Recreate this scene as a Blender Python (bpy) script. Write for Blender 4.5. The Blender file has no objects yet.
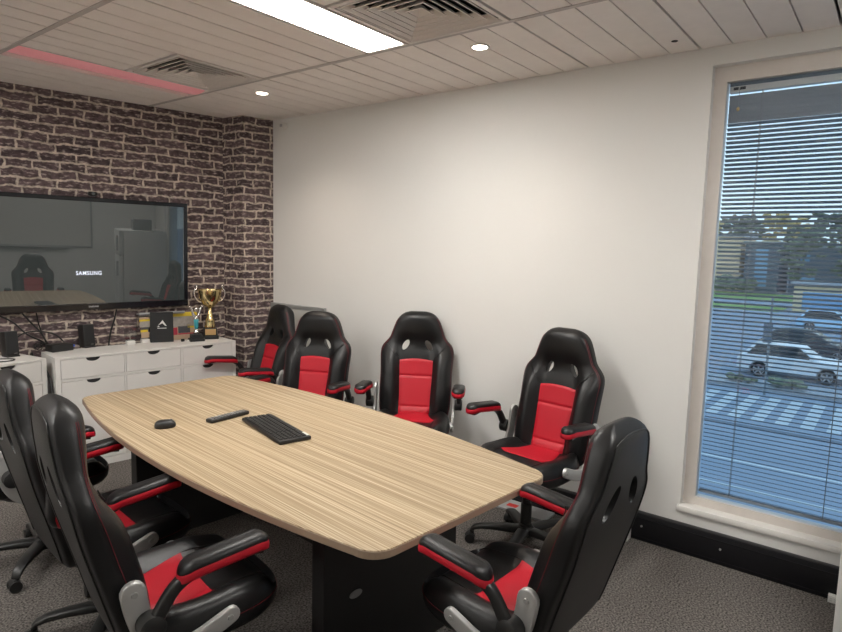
import bpy, bmesh, math, random
import numpy as np
from mathutils import Vector, Matrix, Euler
random.seed(7)
SC = bpy.context.scene
COL = SC.collection
PI = math.pi

# ------------------------------------------------------------------ materials
def nm(name):
    m = bpy.data.materials.new(name); m.use_nodes = True
    nt = m.node_tree; b = nt.nodes['Principled BSDF']
    return m, nt, b
def mat(name, col, rough=.5, metal=0, spec=.5, bump=0, bscale=200, vary=0, vscale=8, coat=0, emit=None, es=1):
    m, nt, b = nm(name)
    b.inputs['Base Color'].default_value = (*col, 1)
    b.inputs['Roughness'].default_value = rough
    b.inputs['Metallic'].default_value = metal
    b.inputs['Specular IOR Level'].default_value = spec
    b.inputs['Coat Weight'].default_value = coat
    if emit:
        b.inputs['Emission Color'].default_value = (*emit, 1); b.inputs['Emission Strength'].default_value = es
    tc = nt.nodes.new('ShaderNodeTexCoord')
    if bump:
        n = nt.nodes.new('ShaderNodeTexNoise'); n.inputs['Scale'].default_value = bscale; n.inputs['Detail'].default_value = 3
        nt.links.new(tc.outputs['Object'], n.inputs['Vector'])
        bp = nt.nodes.new('ShaderNodeBump'); bp.inputs['Strength'].default_value = bump; bp.inputs['Distance'].default_value = .002
        nt.links.new(n.outputs['Fac'], bp.inputs['Height']); nt.links.new(bp.outputs['Normal'], b.inputs['Normal'])
    if vary:
        n = nt.nodes.new('ShaderNodeTexNoise'); n.inputs['Scale'].default_value = vscale; n.inputs['Detail'].default_value = 4
        nt.links.new(tc.outputs['Object'], n.inputs['Vector'])
        mx = nt.nodes.new('ShaderNodeMix'); mx.data_type = 'RGBA'
        mx.inputs['A'].default_value = (*[c*(1-vary) for c in col], 1); mx.inputs['B'].default_value = (*[min(1, c*(1+vary)) for c in col], 1)
        nt.links.new(n.outputs['Fac'], mx.inputs['Factor']); nt.links.new(mx.outputs['Result'], b.inputs['Base Color'])
    return m
M = {}
M['wall'] = mat('white_wall_paint', (.745, .735, .71), .55, spec=.3, bump=.15, bscale=90)
M['wall_grey'] = mat('rear_wall_paint', (.76, .75, .73), .7, spec=.2)
M['trimwhite'] = mat('gloss_white_trim', (.76, .74, .70), .35)
M['frame'] = mat('window_frame_paint', (.66, .61, .565), .45, vary=.05, vscale=20)
M['duct'] = mat('black_duct', (.004, .004, .006), .35)
M['ceil'] = mat('ceiling_plank', (.86, .81, .775), .8, spec=.1, vary=.05, vscale=14)
M['ceildark'] = mat('ceiling_void', (.03, .028, .026), .9)
M['tbar'] = mat('ceiling_tbar', (.50, .46, .44), .6)
M['vent'] = mat('vent_louvre', (.76, .71, .67), .5)
M['leather'] = mat('black_leather', (.0055, .0055, .006), .40, spec=.42, bump=.25, bscale=350)
M['leather2'] = mat('black_rear_fabric', (.012, .012, .013), .55, spec=.4, bump=.25, bscale=450)
M['red'] = mat('red_leather', (.46, .009, .022), .45, spec=.35, bump=.2, bscale=350)
M['thread'] = mat('red_thread', (.16, .012, .02), .7)
M['piping'] = mat('black_piping', (.006, .006, .006), .4)
M['plastic'] = mat('black_plastic', (.012, .012, .012), .4, bump=.1, bscale=500)
M['silver'] = mat('silver_paint', (.50, .50, .49), .38, metal=.55)
M['bolt'] = mat('bolt_grey', (.42, .42, .41), .4, metal=.5)
M['tableleg'] = mat('black_laminate', (.011, .010, .010), .5, vary=.2)
M['edge'] = mat('table_edge_band', (.30, .22, .155), .5)
M['cab'] = mat('white_cabinet_laminate', (.74, .72, .69), .4, spec=.4)
M['cabdark'] = mat('drawer_gap_dark', (.02, .02, .02), .8)
M['bezel'] = mat('tv_bezel', (.006, .006, .009), .15)
M['grey'] = mat('grey_plastic', (.22, .22, .22), .4)
M['lightgrey'] = mat('light_grey_plastic', (.42, .43, .44), .5)
M['white'] = mat('white_plastic', (.72, .71, .68), .4)
M['fridge'] = mat('fridge_enamel', (.70, .70, .69), .3)
M['gold'] = mat('gold_metal', (.86, .70, .36), .16, metal=1)
M['brass'] = mat('brass_plate', (.70, .47, .22), .35, metal=.7)
M['chrome'] = mat('chrome', (.72, .71, .70), .12, metal=1)
M['teal'] = mat('teal_ribbon', (.04, .30, .36), .4)
M['yellow'] = mat('yellow_print', (.72, .55, .04), .5)
M['printgrey'] = mat('grey_print', (.36, .33, .30), .5, vary=.35, vscale=60)
M['printdark'] = mat('dark_print', (.07, .07, .08), .5, vary=.4, vscale=90)
M['printred'] = mat('red_print', (.45, .03, .06), .5)
M['printtan'] = mat('tan_print', (.48, .35, .24), .5)
M['blackbox'] = mat('black_card', (.010, .011, .012), .45)
M['logo'] = mat('pale_logo', (.75, .75, .73), .5)
M['blue'] = mat('blue_plug', (.03, .10, .55), .4)
M['cable'] = mat('black_cable', (.008, .008, .008), .45)
M['sticker'] = mat('white_sticker', (.62, .66, .62), .5)
M['redtag'] = mat('red_tag', (.65, .04, .03), .5)
M['board'] = mat('whiteboard_face', (.66, .65, .62), .25)
M['alu'] = mat('aluminium_rail', (.42, .43, .43), .4, metal=.5)
M['slat'] = mat('blind_slat', (.30, .31, .33), .5)
M['pink'] = mat('pink_diffuser', (.90, .43, .47), .35, spec=.4, emit=(1, .32, .36), es=.13)  # weak emission added to lift the cover above its reflected light
M['screenlogo'] = mat('screen_logo_light', (0, 0, 0), .5, emit=(.85, .88, 1), es=1.1)
M['bezel_logo'] = mat('bezel_logo', (.55, .55, .55), .4)
M['lamp'] = mat('ceiling_lamp_glow', (.9, .9, .9), .5, emit=(1, .975, .93), es=40)
M['downlamp'] = mat('downlight_glow', (.9, .9, .9), .5, emit=(1, .86, .70), es=30)
# outdoors
M['asphalt'] = mat('asphalt', (.30, .34, .40), .8, vary=.12, vscale=.6)
M['paint'] = mat('road_paint', (.60, .62, .62), .7, vary=.15, vscale=3)
M['grass'] = mat('grass', (.24, .36, .10), .9, vary=.3, vscale=1)
M['leaf'] = mat('tree_leaf', (.19, .21, .14), .8, vary=.5, vscale=1.2)
M['leaf2'] = mat('autumn_leaf', (.60, .46, .20), .8, vary=.45, vscale=1.2)
M['bark'] = mat('bark', (.08, .06, .05), .9)
M['tanwall'] = mat('tan_building_wall', (.78, .57, .37), .8, vary=.08, vscale=1)
M['yellowwall'] = mat('yellow_building_wall', (.76, .60, .36), .8)
M['glassblue'] = mat('blue_glazing', (.22, .40, .60), .2)
M['darkwall'] = mat('slate_building_wall', (.12, .15, .19), .6)
M['roofgrey'] = mat('grey_roof', (.35, .36, .38), .6)
M['carwhite'] = mat('white_car_paint', (.78, .80, .82), .25, coat=.5)
M['cardark'] = mat('dark_car_paint', (.035, .04, .05), .25, coat=.5)
M['carblue'] = mat('light_blue_car_paint', (.50, .70, .86), .25, coat=.5)
M['carglass'] = mat('car_window', (.02, .025, .03), .12)
M['tyre'] = mat('tyre_rubber', (.015, .015, .016), .8)
M['rim'] = mat('alloy_rim', (.5, .5, .52), .35, metal=.7)
M['taillight'] = mat('car_tail_lamp', (.6, .05, .03), .3)
M['pole'] = mat('galvanised_pole', (.25, .28, .30), .5, metal=.4)

def node_carpet():
    m, nt, b = nm('grey_carpet'); b.inputs['Roughness'].default_value = .95; b.inputs['Specular IOR Level'].default_value = .1
    tc = nt.nodes.new('ShaderNodeTexCoord')
    n = nt.nodes.new('ShaderNodeTexNoise'); n.inputs['Scale'].default_value = 115; n.inputs['Detail'].default_value = 2
    n2 = nt.nodes.new('ShaderNodeTexNoise'); n2.inputs['Scale'].default_value = 3.5; n2.inputs['Detail'].default_value = 3
    r = nt.nodes.new('ShaderNodeValToRGB'); r.color_ramp.elements[0].position = .33; r.color_ramp.elements[1].position = .68
    r.color_ramp.elements[0].color = (.045, .040, .037, 1); r.color_ramp.elements[1].color = (.25, .228, .212, 1)
    mx = nt.nodes.new('ShaderNodeMix'); mx.data_type = 'RGBA'; mx.blend_type = 'MULTIPLY'; mx.inputs['Factor'].default_value = .25
    bp = nt.nodes.new('ShaderNodeBump'); bp.inputs['Strength'].default_value = .25; bp.inputs['Distance'].default_value = .003
    for x in (n, n2): nt.links.new(tc.outputs['Object'], x.inputs['Vector'])
    nt.links.new(n.outputs['Fac'], r.inputs['Fac']); nt.links.new(r.outputs['Color'], mx.inputs['A']); nt.links.new(n2.outputs['Fac'], mx.inputs['B'])
    nt.links.new(mx.outputs['Result'], b.inputs['Base Color']); nt.links.new(n.outputs['Fac'], bp.inputs['Height']); nt.links.new(bp.outputs['Normal'], b.inputs['Normal'])
    return m
M['carpet'] = node_carpet()

def node_brick():
    m, nt, b = nm('dark_brick'); N = nt.nodes.new; L = nt.links.new
    b.inputs['Roughness'].default_value = .75; b.inputs['Specular IOR Level'].default_value = .2
    uv = N('ShaderNodeUVMap'); uv.uv_map = 'UVMap'
    def noise(scale, detail=3, sx=1):
        mp = N('ShaderNodeMapping'); mp.inputs['Scale'].default_value = (sx, 1, 1); L(uv.outputs['UV'], mp.inputs['Vector'])
        n = N('ShaderNodeTexNoise'); n.inputs['Scale'].default_value = scale; n.inputs['Detail'].default_value = detail; L(mp.outputs['Vector'], n.inputs['Vector']); return n
    d = noise(9, 2); d2 = noise(27, 3)
    def off(n, amt):
        s = N('ShaderNodeVectorMath'); s.operation = 'SUBTRACT'; s.inputs[1].default_value = (.5, .5, .5); L(n.outputs['Color'], s.inputs[0])
        k = N('ShaderNodeVectorMath'); k.operation = 'SCALE'; k.inputs['Scale'].default_value = amt; L(s.outputs['Vector'], k.inputs[0]); return k
    a1 = N('ShaderNodeVectorMath'); L(uv.outputs['UV'], a1.inputs[0]); L(off(d, .034).outputs['Vector'], a1.inputs[1])
    a2 = N('ShaderNodeVectorMath'); L(a1.outputs['Vector'], a2.inputs[0]); L(off(d2, .022).outputs['Vector'], a2.inputs[1])
    br = N('ShaderNodeTexBrick'); L(a2.outputs['Vector'], br.inputs['Vector'])
    br.offset = .43; br.squash = .72; br.squash_frequency = 3
    for k, v in dict(Scale=1, **{'Mortar Size': .0098, 'Mortar Smooth': .55, 'Bias': 0, 'Brick Width': .235, 'Row Height': .0645}).items(): br.inputs[k].default_value = v
    br.inputs['Color1'].default_value = (.080, .057, .061, 1); br.inputs['Color2'].default_value = (.145, .104, .106, 1)
    br.inputs['Mortar'].default_value = (.56, .48, .40, 1)
    sp = noise(55, 5, .45); r = N('ShaderNodeValToRGB'); r.color_ramp.elements[0].position = .53; r.color_ramp.elements[1].position = .72; L(sp.outputs['Fac'], r.inputs['Fac'])
    mx = N('ShaderNodeMix'); mx.data_type = 'RGBA'; mx.inputs['B'].default_value = (.45, .38, .35, 1); L(r.outputs['Color'], mx.inputs['Factor']); L(br.outputs['Color'], mx.inputs['A'])
    dk = noise(26, 4); r2 = N('ShaderNodeValToRGB'); r2.color_ramp.elements[0].position = .32; r2.color_ramp.elements[1].position = .62
    r2.color_ramp.elements[0].color = (.55, .55, .55, 1); r2.color_ramp.elements[1].color = (1.15, 1.15, 1.15, 1); L(dk.outputs['Fac'], r2.inputs['Fac'])
    mu = N('ShaderNodeMix'); mu.data_type = 'RGBA'; mu.blend_type = 'MULTIPLY'; mu.inputs['Factor'].default_value = 1; L(mx.outputs['Result'], mu.inputs['A']); L(r2.outputs['Color'], mu.inputs['B'])
    L(mu.outputs['Result'], b.inputs['Base Color'])
    bp = N('ShaderNodeBump'); bp.inputs['Strength'].default_value = .35; bp.inputs['Distance'].default_value = .006; bp.invert = True
    L(br.outputs['Fac'], bp.inputs['Height']); L(bp.outputs['Normal'], b.inputs['Normal'])
    return m
M['brick'] = node_brick()

def node_wood():
    m, nt, b = nm('striped_oak_laminate'); N = nt.nodes.new; L = nt.links.new
    b.inputs['Roughness'].default_value = .42; b.inputs['Specular IOR Level'].default_value = .35
    tc = N('ShaderNodeTexCoord')
    def noise(sx, sy, scale, det):
        mp = N('ShaderNodeMapping'); mp.inputs['Scale'].default_value = (sx, sy, 1); L(tc.outputs['Object'], mp.inputs['Vector'])
        n = N('ShaderNodeTexNoise'); n.inputs['Scale'].default_value = scale; n.inputs['Detail'].default_value = det; L(mp.outputs['Vector'], n.inputs['Vector']); return n
    n1 = noise(105, .45, 1.6, 4); n2 = noise(230, 1.0, 1.5, 3); n3 = noise(9, .3, 1, 2)
    ad = N('ShaderNodeMath'); ad.operation = 'MULTIPLY_ADD'; L(n2.outputs['Fac'], ad.inputs[0]); ad.inputs[1].default_value = .55; L(n1.outputs['Fac'], ad.inputs[2])
    r = N('ShaderNodeValToRGB'); e = r.color_ramp.elements; e[0].position = .55; e[1].position = 1.0
    e[0].color = (.27, .185, .105, 1); e[1].color = (.70, .58, .41, 1)
    x = e.new(.72); x.color = (.40, .295, .175, 1); x = e.new(.83); x.color = (.53, .41, .265, 1)
    L(ad.outputs['Value'], r.inputs['Fac'])
    mu = N('ShaderNodeMix'); mu.data_type = 'RGBA'; mu.blend_type = 'MULTIPLY'; mu.inputs['Factor'].default_value = .25
    L(r.outputs['Color'], mu.inputs['A']); L(n3.outputs['Fac'], mu.inputs['B']); L(mu.outputs['Result'], b.inputs['Base Color'])
    return m
M['wood'] = node_wood()

def node_screen():
    m, nt, b = nm('tv_screen_glass')
    b.inputs['Base Color'].default_value = (.012, .013, .013, 1); b.inputs['Roughness'].default_value = .012; b.inputs['IOR'].default_value = 2.1; b.inputs['Specular IOR Level'].default_value = .5
    b.inputs['Emission Color'].default_value = (.86, 1, .94, 1); b.inputs['Emission Strength'].default_value = .026    # the lit but almost black picture
    return m
M['screen'] = node_screen()
def node_glass(name, tint=(1, 1, 1), refl=.06):
    m, nt, b = nm(name); nt.nodes.remove(b)
    t = nt.nodes.new('ShaderNodeBsdfTransparent'); t.inputs['Color'].default_value = (*tint, 1)
    g = nt.nodes.new('ShaderNodeBsdfGlossy'); g.inputs['Roughness'].default_value = .02
    mx = nt.nodes.new('ShaderNodeMixShader'); mx.inputs[0].default_value = refl
    nt.links.new(t.outputs[0], mx.inputs[1]); nt.links.new(g.outputs[0], mx.inputs[2]); nt.links.new(mx.outputs[0], nt.nodes['Material Output'].inputs['Surface'])
    return m
M['glass'] = node_glass('window_glass', (.93, .97, 1), .05)
M['acrylic'] = node_glass('clear_acrylic', (.90, .92, .93), .10)

# ------------------------------------------------------------------ mesh helpers
def add_box(bm, a, b, mi=0, mtx=None):
    x0, y0, z0 = a; x1, y1, z1 = b
    v = [bm.verts.new(p) for p in ((x0,y0,z0),(x1,y0,z0),(x1,y1,z0),(x0,y1,z0),(x0,y0,z1),(x1,y0,z1),(x1,y1,z1),(x0,y1,z1))]
    if mtx is not None:
        for q in v: q.co = mtx @ q.co
    fs = [bm.faces.new([v[i] for i in f]) for f in ((0,3,2,1),(4,5,6,7),(0,1,5,4),(1,2,6,5),(2,3,7,6),(3,0,4,7))]
    for f in fs: f.material_index = mi
    return v, fs
def rbox(bm, a, b, r=.004, seg=2, mi=0, mtx=None):
    t = bmesh.new(); add_box(t, a, b, mi)
    bmesh.ops.bevel(t, geom=t.edges[:], offset=r, segments=seg, affect='EDGES', profile=.5)
    merge(bm, t, mtx, mi)
def merge(bm, t, mtx=None, mi=None):
    mp = {}
    for v in t.verts: mp[v] = bm.verts.new(mtx @ v.co if mtx is not None else v.co)
    for f in t.faces:
        try: g = bm.faces.new([mp[v] for v in f.verts])
        except ValueError: continue
        g.material_index = f.material_index if mi is None else mi; g.smooth = f.smooth
    t.free()
def add_rings(bm, rings, close=True, caps=True, mi=0):
    vs = [[bm.verts.new(p) for p in r] for r in rings]
    n = len(vs[0])
    for a, b in zip(vs[:-1], vs[1:]):
        for i in range(n if close else n-1):
            j = (i+1) % n
            f = bm.faces.new((a[i], a[j], b[j], b[i])); f.material_index = mi
    if caps and close:
        f = bm.faces.new(vs[0][::-1]); f.material_index = mi
        f = bm.faces.new(vs[-1]); f.material_index = mi
    return vs
def add_cyl(bm, p0, p1, r0, r1=None, n=16, mi=0):
    r1 = r0 if r1 is None else r1
    p0, p1 = Vector(p0), Vector(p1); d = (p1-p0).normalized()
    u = d.orthogonal().normalized(); w = d.cross(u)
    ring = lambda p, r: [p + u*math.cos(2*PI*i/n)*r + w*math.sin(2*PI*i/n)*r for i in range(n)]
    add_rings(bm, [ring(p0, r0), ring(p1, r1)], mi=mi)
def add_tube(bm, pts, r, n=8, mi=0, closed=False):
    pts = [Vector(p) for p in pts]; N = len(pts); rings = []; u = None
    for i, p in enumerate(pts):
        if closed: d = (pts[(i+1) % N]-pts[i-1]).normalized()
        else: d = (pts[min(i+1, N-1)]-pts[max(i-1, 0)]).normalized()
        if u is None: u = d.orthogonal().normalized()
        u = (u - d*u.dot(d)).normalized(); w = d.cross(u)
        rr = r[i] if isinstance(r, (list, tuple)) else r
        rings.append([p + u*math.cos(2*PI*k/n)*rr + w*math.sin(2*PI*k/n)*rr for k in range(n)])
    if closed: rings.append(rings[0]); 
    add_rings(bm, rings, caps=not closed, mi=mi)
def add_lathe(bm, prof, c=(0,0,0), n=28, mi=0):
    rings = [[(c[0]+r*math.cos(2*PI*i/n), c[1]+r*math.sin(2*PI*i/n), c[2]+z) for i in range(n)] for r, z in prof]
    add_rings(bm, rings, mi=mi)
def add_prism(bm, poly, z0, z1, mi=0, f=lambda x, y, z: (x, y, z)):
    add_rings(bm, [[f(x, y, z0) for x, y in poly], [f(x, y, z1) for x, y in poly]], mi=mi)
def catmull(P, n):
    P = [np.array(p, float) for p in P]; out = []
    Q = [2*P[0]-P[1]] + P + [2*P[-1]-P[-2]]
    for i in range(len(P)-1):
        a, b, c, d = Q[i:i+4]
        for k in range(n):
            t = k/n
            out.append(.5*(2*b + (c-a)*t + (2*a-5*b+4*c-d)*t*t + (3*b-a-3*c+d)*t**3))
    out.append(P[-1]); return [tuple(o) for o in out]
def interp(pts):
    c = np.array(catmull(pts, 12)); xs, ys = c[:, 0], c[:, 1]
    return lambda s: float(np.interp(s, xs, ys))
def sstep(a, b, x):
    t = min(1, max(0, (x-a)/(b-a))); return t*t*(3-2*t)
def obj(name, bm, mats, parent=None, smooth=False, angle=None, weld=True):
    if weld: bmesh.ops.remove_doubles(bm, verts=bm.verts[:], dist=1e-6)
    bmesh.ops.recalc_face_normals(bm, faces=bm.faces[:])
    me = bpy.data.meshes.new(name); bm.to_mesh(me); bm.free()
    for k in (mats if isinstance(mats, (list, tuple)) else [mats]): me.materials.append(M[k])
    if smooth or angle:
        for p in me.polygons: p.use_smooth = True
        if angle: me.set_sharp_from_angle(angle=math.radians(angle))
    o = bpy.data.objects.new(name, me); COL.objects.link(o)
    if parent: o.parent = parent
    return o
def tag(o, label=None, cat=None, group=None, kind=None):
    for k, v in (('label', label), ('category', cat), ('group', group), ('kind', kind)):
        if v: o[k] = v
    return o
def thing(name, label, cat, loc=(0,0,0), rz=0, group=None):
    o = bpy.data.objects.new(name, None); COL.objects.link(o); o.empty_display_size = .1
    o.location = loc; o.rotation_euler = (0, 0, rz)
    return tag(o, label, cat, group)
def struct(name, bm, mats, parent=None, **k):
    o = obj(name, bm, mats, parent, **k)
    if not parent: o['kind'] = 'structure'
    return o
def BM(): return bmesh.new()
def text_mesh(body, size, mat_key, name, parent, offset=0, extrude=.0008, sx=1):
    cu = bpy.data.curves.new(name, 'FONT'); cu.body = body; cu.size = size; cu.extrude = extrude; cu.offset = offset
    cu.space_character = 1.12; cu.align_x = 'CENTER'; cu.align_y = 'CENTER'
    t = bpy.data.objects.new(name, cu); COL.objects.link(t)
    bpy.context.view_layer.update()
    me = bpy.data.meshes.new_from_object(t.evaluated_get(bpy.context.evaluated_depsgraph_get()))
    bpy.data.objects.remove(t)
    for v in me.vertices: v.co = (v.co.x*sx, v.co.z*-1, v.co.y)      # stand it up, facing -Y
    me.materials.clear(); me.materials.append(M[mat_key])
    o = bpy.data.objects.new(name, me); COL.objects.link(o); o.parent = parent
    return o

# ------------------------------------------------------------------ room
CZ = 2.672; WX = 3.445; TH = -0.17910523          # ceiling height, white wall plane, angle of the brick wall
BX, BY = 1.604, 4.920
def brick_y(x): return BY + (x-BX)*math.tan(TH)
XL, YR = -1.4, -1.7
bm = BM(); add_box(bm, (XL-.2, YR-.2, -.12), (WX+.2, 5.7, 0)); struct('floor', bm, 'carpet')

# window opening in the white wall
WY0, WY1, WZ0, WZ1 = -.78, .845, .235, 2.58
bm = BM()
T = .20
add_box(bm, (WX, WY1, 0), (WX+T, 5.4, CZ+.15)); add_box(bm, (WX, YR-.2, 0), (WX+T, WY0, CZ+.15))
add_box(bm, (WX, WY0, 0), (WX+T, WY1, WZ0)); add_box(bm, (WX, WY0, WZ1), (WX+T, WY1, CZ+.15))
struct('wall_right', bm, 'wall')
bm = BM(); add_box(bm, (XL-.2, YR-.2, 0), (XL, 5.7, CZ+.15)); struct('wall_left', bm, 'wall')
bm = BM(); add_box(bm, (XL, YR-.2, 0), (WX, YR, CZ+.15)); struct('wall_rear', bm, 'wall_grey')

def uv_quad(name, pts, mats='brick', kind='structure', thick=None):
    """one or more upright faces with UV in metres (u along the wall, v = height)"""
    bm = BM(); uvl = bm.loops.layers.uv.new('UVMap')
    u = .11
    for (x0, y0), (x1, y1) in zip(pts[:-1], pts[1:]):
        L = math.hypot(x1-x0, y1-y0)
        vs = [bm.verts.new(p) for p in ((x0,y0,0),(x1,y1,0),(x1,y1,CZ+.02),(x0,y0,CZ+.02))]
        f = bm.faces.new(vs)
        for l, c in zip(f.loops, ((u,.02),(u+L,.02),(u+L,CZ+.04),(u,CZ+.04))): l[uvl].uv = c
        u += L
    me = bpy.data.meshes.new(name); 
    # give the wall its depth behind the face
    r = bmesh.ops.extrude_face_region(bm, geom=bm.faces[:])
    for e in r['geom']:
        if isinstance(e, bmesh.types.BMVert): e.co += Vector((-math.sin(TH), math.cos(TH), 0))*.16
    bmesh.ops.recalc_face_normals(bm, faces=bm.faces[:])
    bm.to_mesh(me); bm.free(); me.materials.append(M[mats])
    o = bpy.data.objects.new(name, me); COL.objects.link(o); o['kind'] = kind; return o
PX0, PY0 = 3.167, 4.396                             # pillar outer corner
PX1, PY1 = 3.145, brick_y(3.145)
uv_quad('wall_back', [(XL-.05, brick_y(XL-.05)), (WX+.05, brick_y(WX+.05))])
bm = BM(); uvl = bm.loops.layers.uv.new('UVMap')
P = [(PX1-.002, PY1+.03), (PX0, PY0), (WX, 4.346), (WX, brick_y(WX)+.03)]
u = .31
for i, ((x0, y0), (x1, y1)) in enumerate(zip(P, P[1:]+P[:1])):
    L = math.hypot(x1-x0, y1-y0)
    f = bm.faces.new([bm.verts.new(p) for p in ((x0,y0,0),(x1,y1,0),(x1,y1,CZ+.01),(x0,y0,CZ+.01))])
    for l, c in zip(f.loops, ((u,.035),(u+L,.035),(u+L,CZ+.045),(u,CZ+.045))): l[uvl].uv = c
    u += L
struct('pillar', bm, 'brick')

# ceiling: planks that run towards the white wall, between T-bars
XB = [-1.04-.36, .16, 1.36, 2.56, WX]               # T-bar lines
cells_skip = [(1.36, 2.56, 2.111, 2.411), (1.96, 2.56, 1.511, 2.111), (1.96, 2.56, 3.311, 3.911), (1.36, 2.56, 3.911, 4.211), (1.36, 2.56, -.289, .011), (.16-1.2, .16, 2.111, 2.411), (.16-1.2, .16, 3.911, 4.211)]
bm = BM()
XB = [-1.4, -1.04, .16, 1.36, 2.56, WX+.02]
k0 = -14
for k in range(k0, 37):
    y0 = .311 + .15*k; y1 = y0+.15
    major0 = (k % 4 == 0); major1 = ((k+1) % 4 == 0)
    ya = y0 + (.0065 if major0 else .0035); yb = y1 - (.0065 if major1 else .0035)
    if ya < YR-.1: continue
    for xa, xb in zip(XB[:-1], XB[1:]):
        segs = [(xa+.004, xb-.004)]
        for sx0, sx1, sy0, sy1 in cells_skip:
            if y0 > sy0-.01 and y1 < sy1+.01 and xb > sx0+.01 and xa < sx1-.01:
                segs = [(a, b) for a, b in ((xa+.004, sx0-.012), (sx1+.004, xb-.004)) if b-a > .02]
        for a, b in segs: add_box(bm, (a, ya, CZ), (b, yb, CZ+.014))
add_box(bm, (XL-.2, YR-.2, CZ+.32), (WX+.2, 5.7, CZ+.38), 1)
for kx in ((XL-.2, YR-.2, XL-.15, 5.7), (WX+.15, YR-.2, WX+.2, 5.7), (XL-.2, YR-.2, WX+.2, YR-.15), (XL-.2, 5.65, WX+.2, 5.7)):
    add_box(bm, (kx[0], kx[1], CZ+.1), (kx[2], kx[3], CZ+.33), 1)
add_box(bm, (XL-.1, YR-.1, CZ+.0155), (1.355, 2.10, CZ+.02), 1); 
struct('ceiling', bm, ['ceil', 'ceildark'], weld=False)
n = 0
for x in (-1.04, .16, 1.36, 2.56):
    bm = BM(); add_box(bm, (x-.013, YR, CZ-.004), (x+.013, 5.2, CZ+.02)); n += 1
    struct('trim_%d' % n, bm, 'tbar')
bm = BM(); add_cyl(bm, (3.25, .985, CZ-.0015), (3.25, .985, CZ+.001), .016, n=14)
struct('trim_5', bm, 'ceildark')

# skirting duct along the white wall
bm = BM(); rbox(bm, (WX-.045, .09, 0), (WX, 4.34, .160), .006)
add_box(bm, (WX-.047, .09, .128), (WX-.044, 4.34, .133)); add_box(bm, (WX-.047, .09, .018), (WX-.044, 4.34, .023))
dk = struct('baseboard_right', bm, 'duct', angle=40)
for y in (1.03, .62):
    bm = BM(); add_cyl(bm, (WX-.050, y, .088), (WX-.044, y, .088), .006, n=10); obj('screw', bm, 'silver', dk)
bm = BM(); rbox(bm, (XL, YR, 0), (WX, YR+.015, .12), .004); struct('baseboard_rear', bm, 'duct')

# ------------------------------------------------------------------ window
FX = 3.497                                          # inner face of the window frame
bm = BM()
iy0, iy1, iz0, iz1 = WY0+.06, .784, .302, 2.503
add_box(bm, (FX, iy1, WZ0), (FX+.06, WY1, WZ1)); add_box(bm, (FX, WY0, WZ0), (FX+.06, iy0, WZ1))
add_box(bm, (FX, iy0, WZ0), (FX+.06, iy1, iz0)); add_box(bm, (FX, iy0, iz1), (FX+.06, iy1, WZ1))
wf = struct('window_1', bm, 'frame')
bm = BM(); rbox(bm, (WX-.018, WY0-.02, .222), (FX+.01, WY1+.014, .256), .006); obj('window_sill', bm, 'trimwhite', wf, angle=40)
bm = BM(); add_box(bm, (FX+.016, iy0-.01, iz0-.01), (FX+.020, iy1+.01, iz1+.01)); obj('pane', bm, 'glass', wf)

bl = thing('venetian_blind', 'grey venetian blind with open slats hanging inside the tall window', 'blind', (FX+.046, .03, iz0))
def lz(z): return z-iz0
y0, y1 = iy0+.006-.03, iy1-.007-.03
bm = BM()
zs = []; z = iz0+.042
while z < iz1-.062: zs.append(z); z += .0224
for i, z in enumerate(zs):
    closed = i > len(zs)-7
    a = math.radians(64 if closed else 25)
    w = .0132
    ring = []
    for t in (-1, -.5, 0, .5, 1):                    # slightly crowned slat; room edge higher
        ring.append((-t*w*math.cos(a)+.0016*(1-t*t)*math.sin(a), z + t*w*math.sin(a) + .0016*(1-t*t)*math.cos(a)))
    pts = ring + [(x+.0003, q-.0006) for x, q in ring[::-1]]
    add_rings(bm, [[(x, y0, lz(q)) for x, q in pts], [(x, y1, lz(q)) for x, q in pts]])
obj('slats', bm, 'slat', bl, weld=False)
bm = BM(); rbox(bm, (-.016, y0, lz(iz1-.052)), (.016, y1, lz(iz1-.020)), .003); obj('headrail', bm, 'frame', bl)
bm = BM(); add_box(bm, (-.012, y0, lz(iz1-.021)), (.012, y1, lz(iz1-.001))); obj('top_seal', bm, 'darkwall', bl)
for ya_, yb_ in ((.705, .728), (.672, .698)):
    bm = BM(); add_box(bm, (-.018, ya_, lz(iz1-.040)), (-.0155, yb_, lz(iz1-.026))); obj('headrail_clip', bm, 'duct', bl)
bm = BM(); rbox(bm, (-.013, y0, lz(iz0+.020)), (.013, y1, lz(iz0+.034)), .002); obj('bottom_rail', bm, 'slat', bl)
for yy in (.625, .20, -.22, -.58):
    bm = BM()
    for dx in (-.0135, .0135): add_tube(bm, [(dx, yy-.03, lz(iz0+.03)), (dx, yy-.03, lz(iz1-.04))], .0014, n=5)
    obj('ladder_cord', bm, 'grey', bl)
bm = BM(); add_tube(bm, [(-.0165, .70, lz(iz1-.03)), (-.0168, .70, lz(iz1-.20))], .0012, n=5); obj('pull_cord', bm, 'grey', bl)
bm = BM(); add_lathe(bm, [(.002, -.012), (.008, -.004), (.008, .004), (.002, .010)], (-.0185, .70, lz(iz1-.135)), 10); obj('cord_bead', bm, 'brass', bl, smooth=True)

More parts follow.
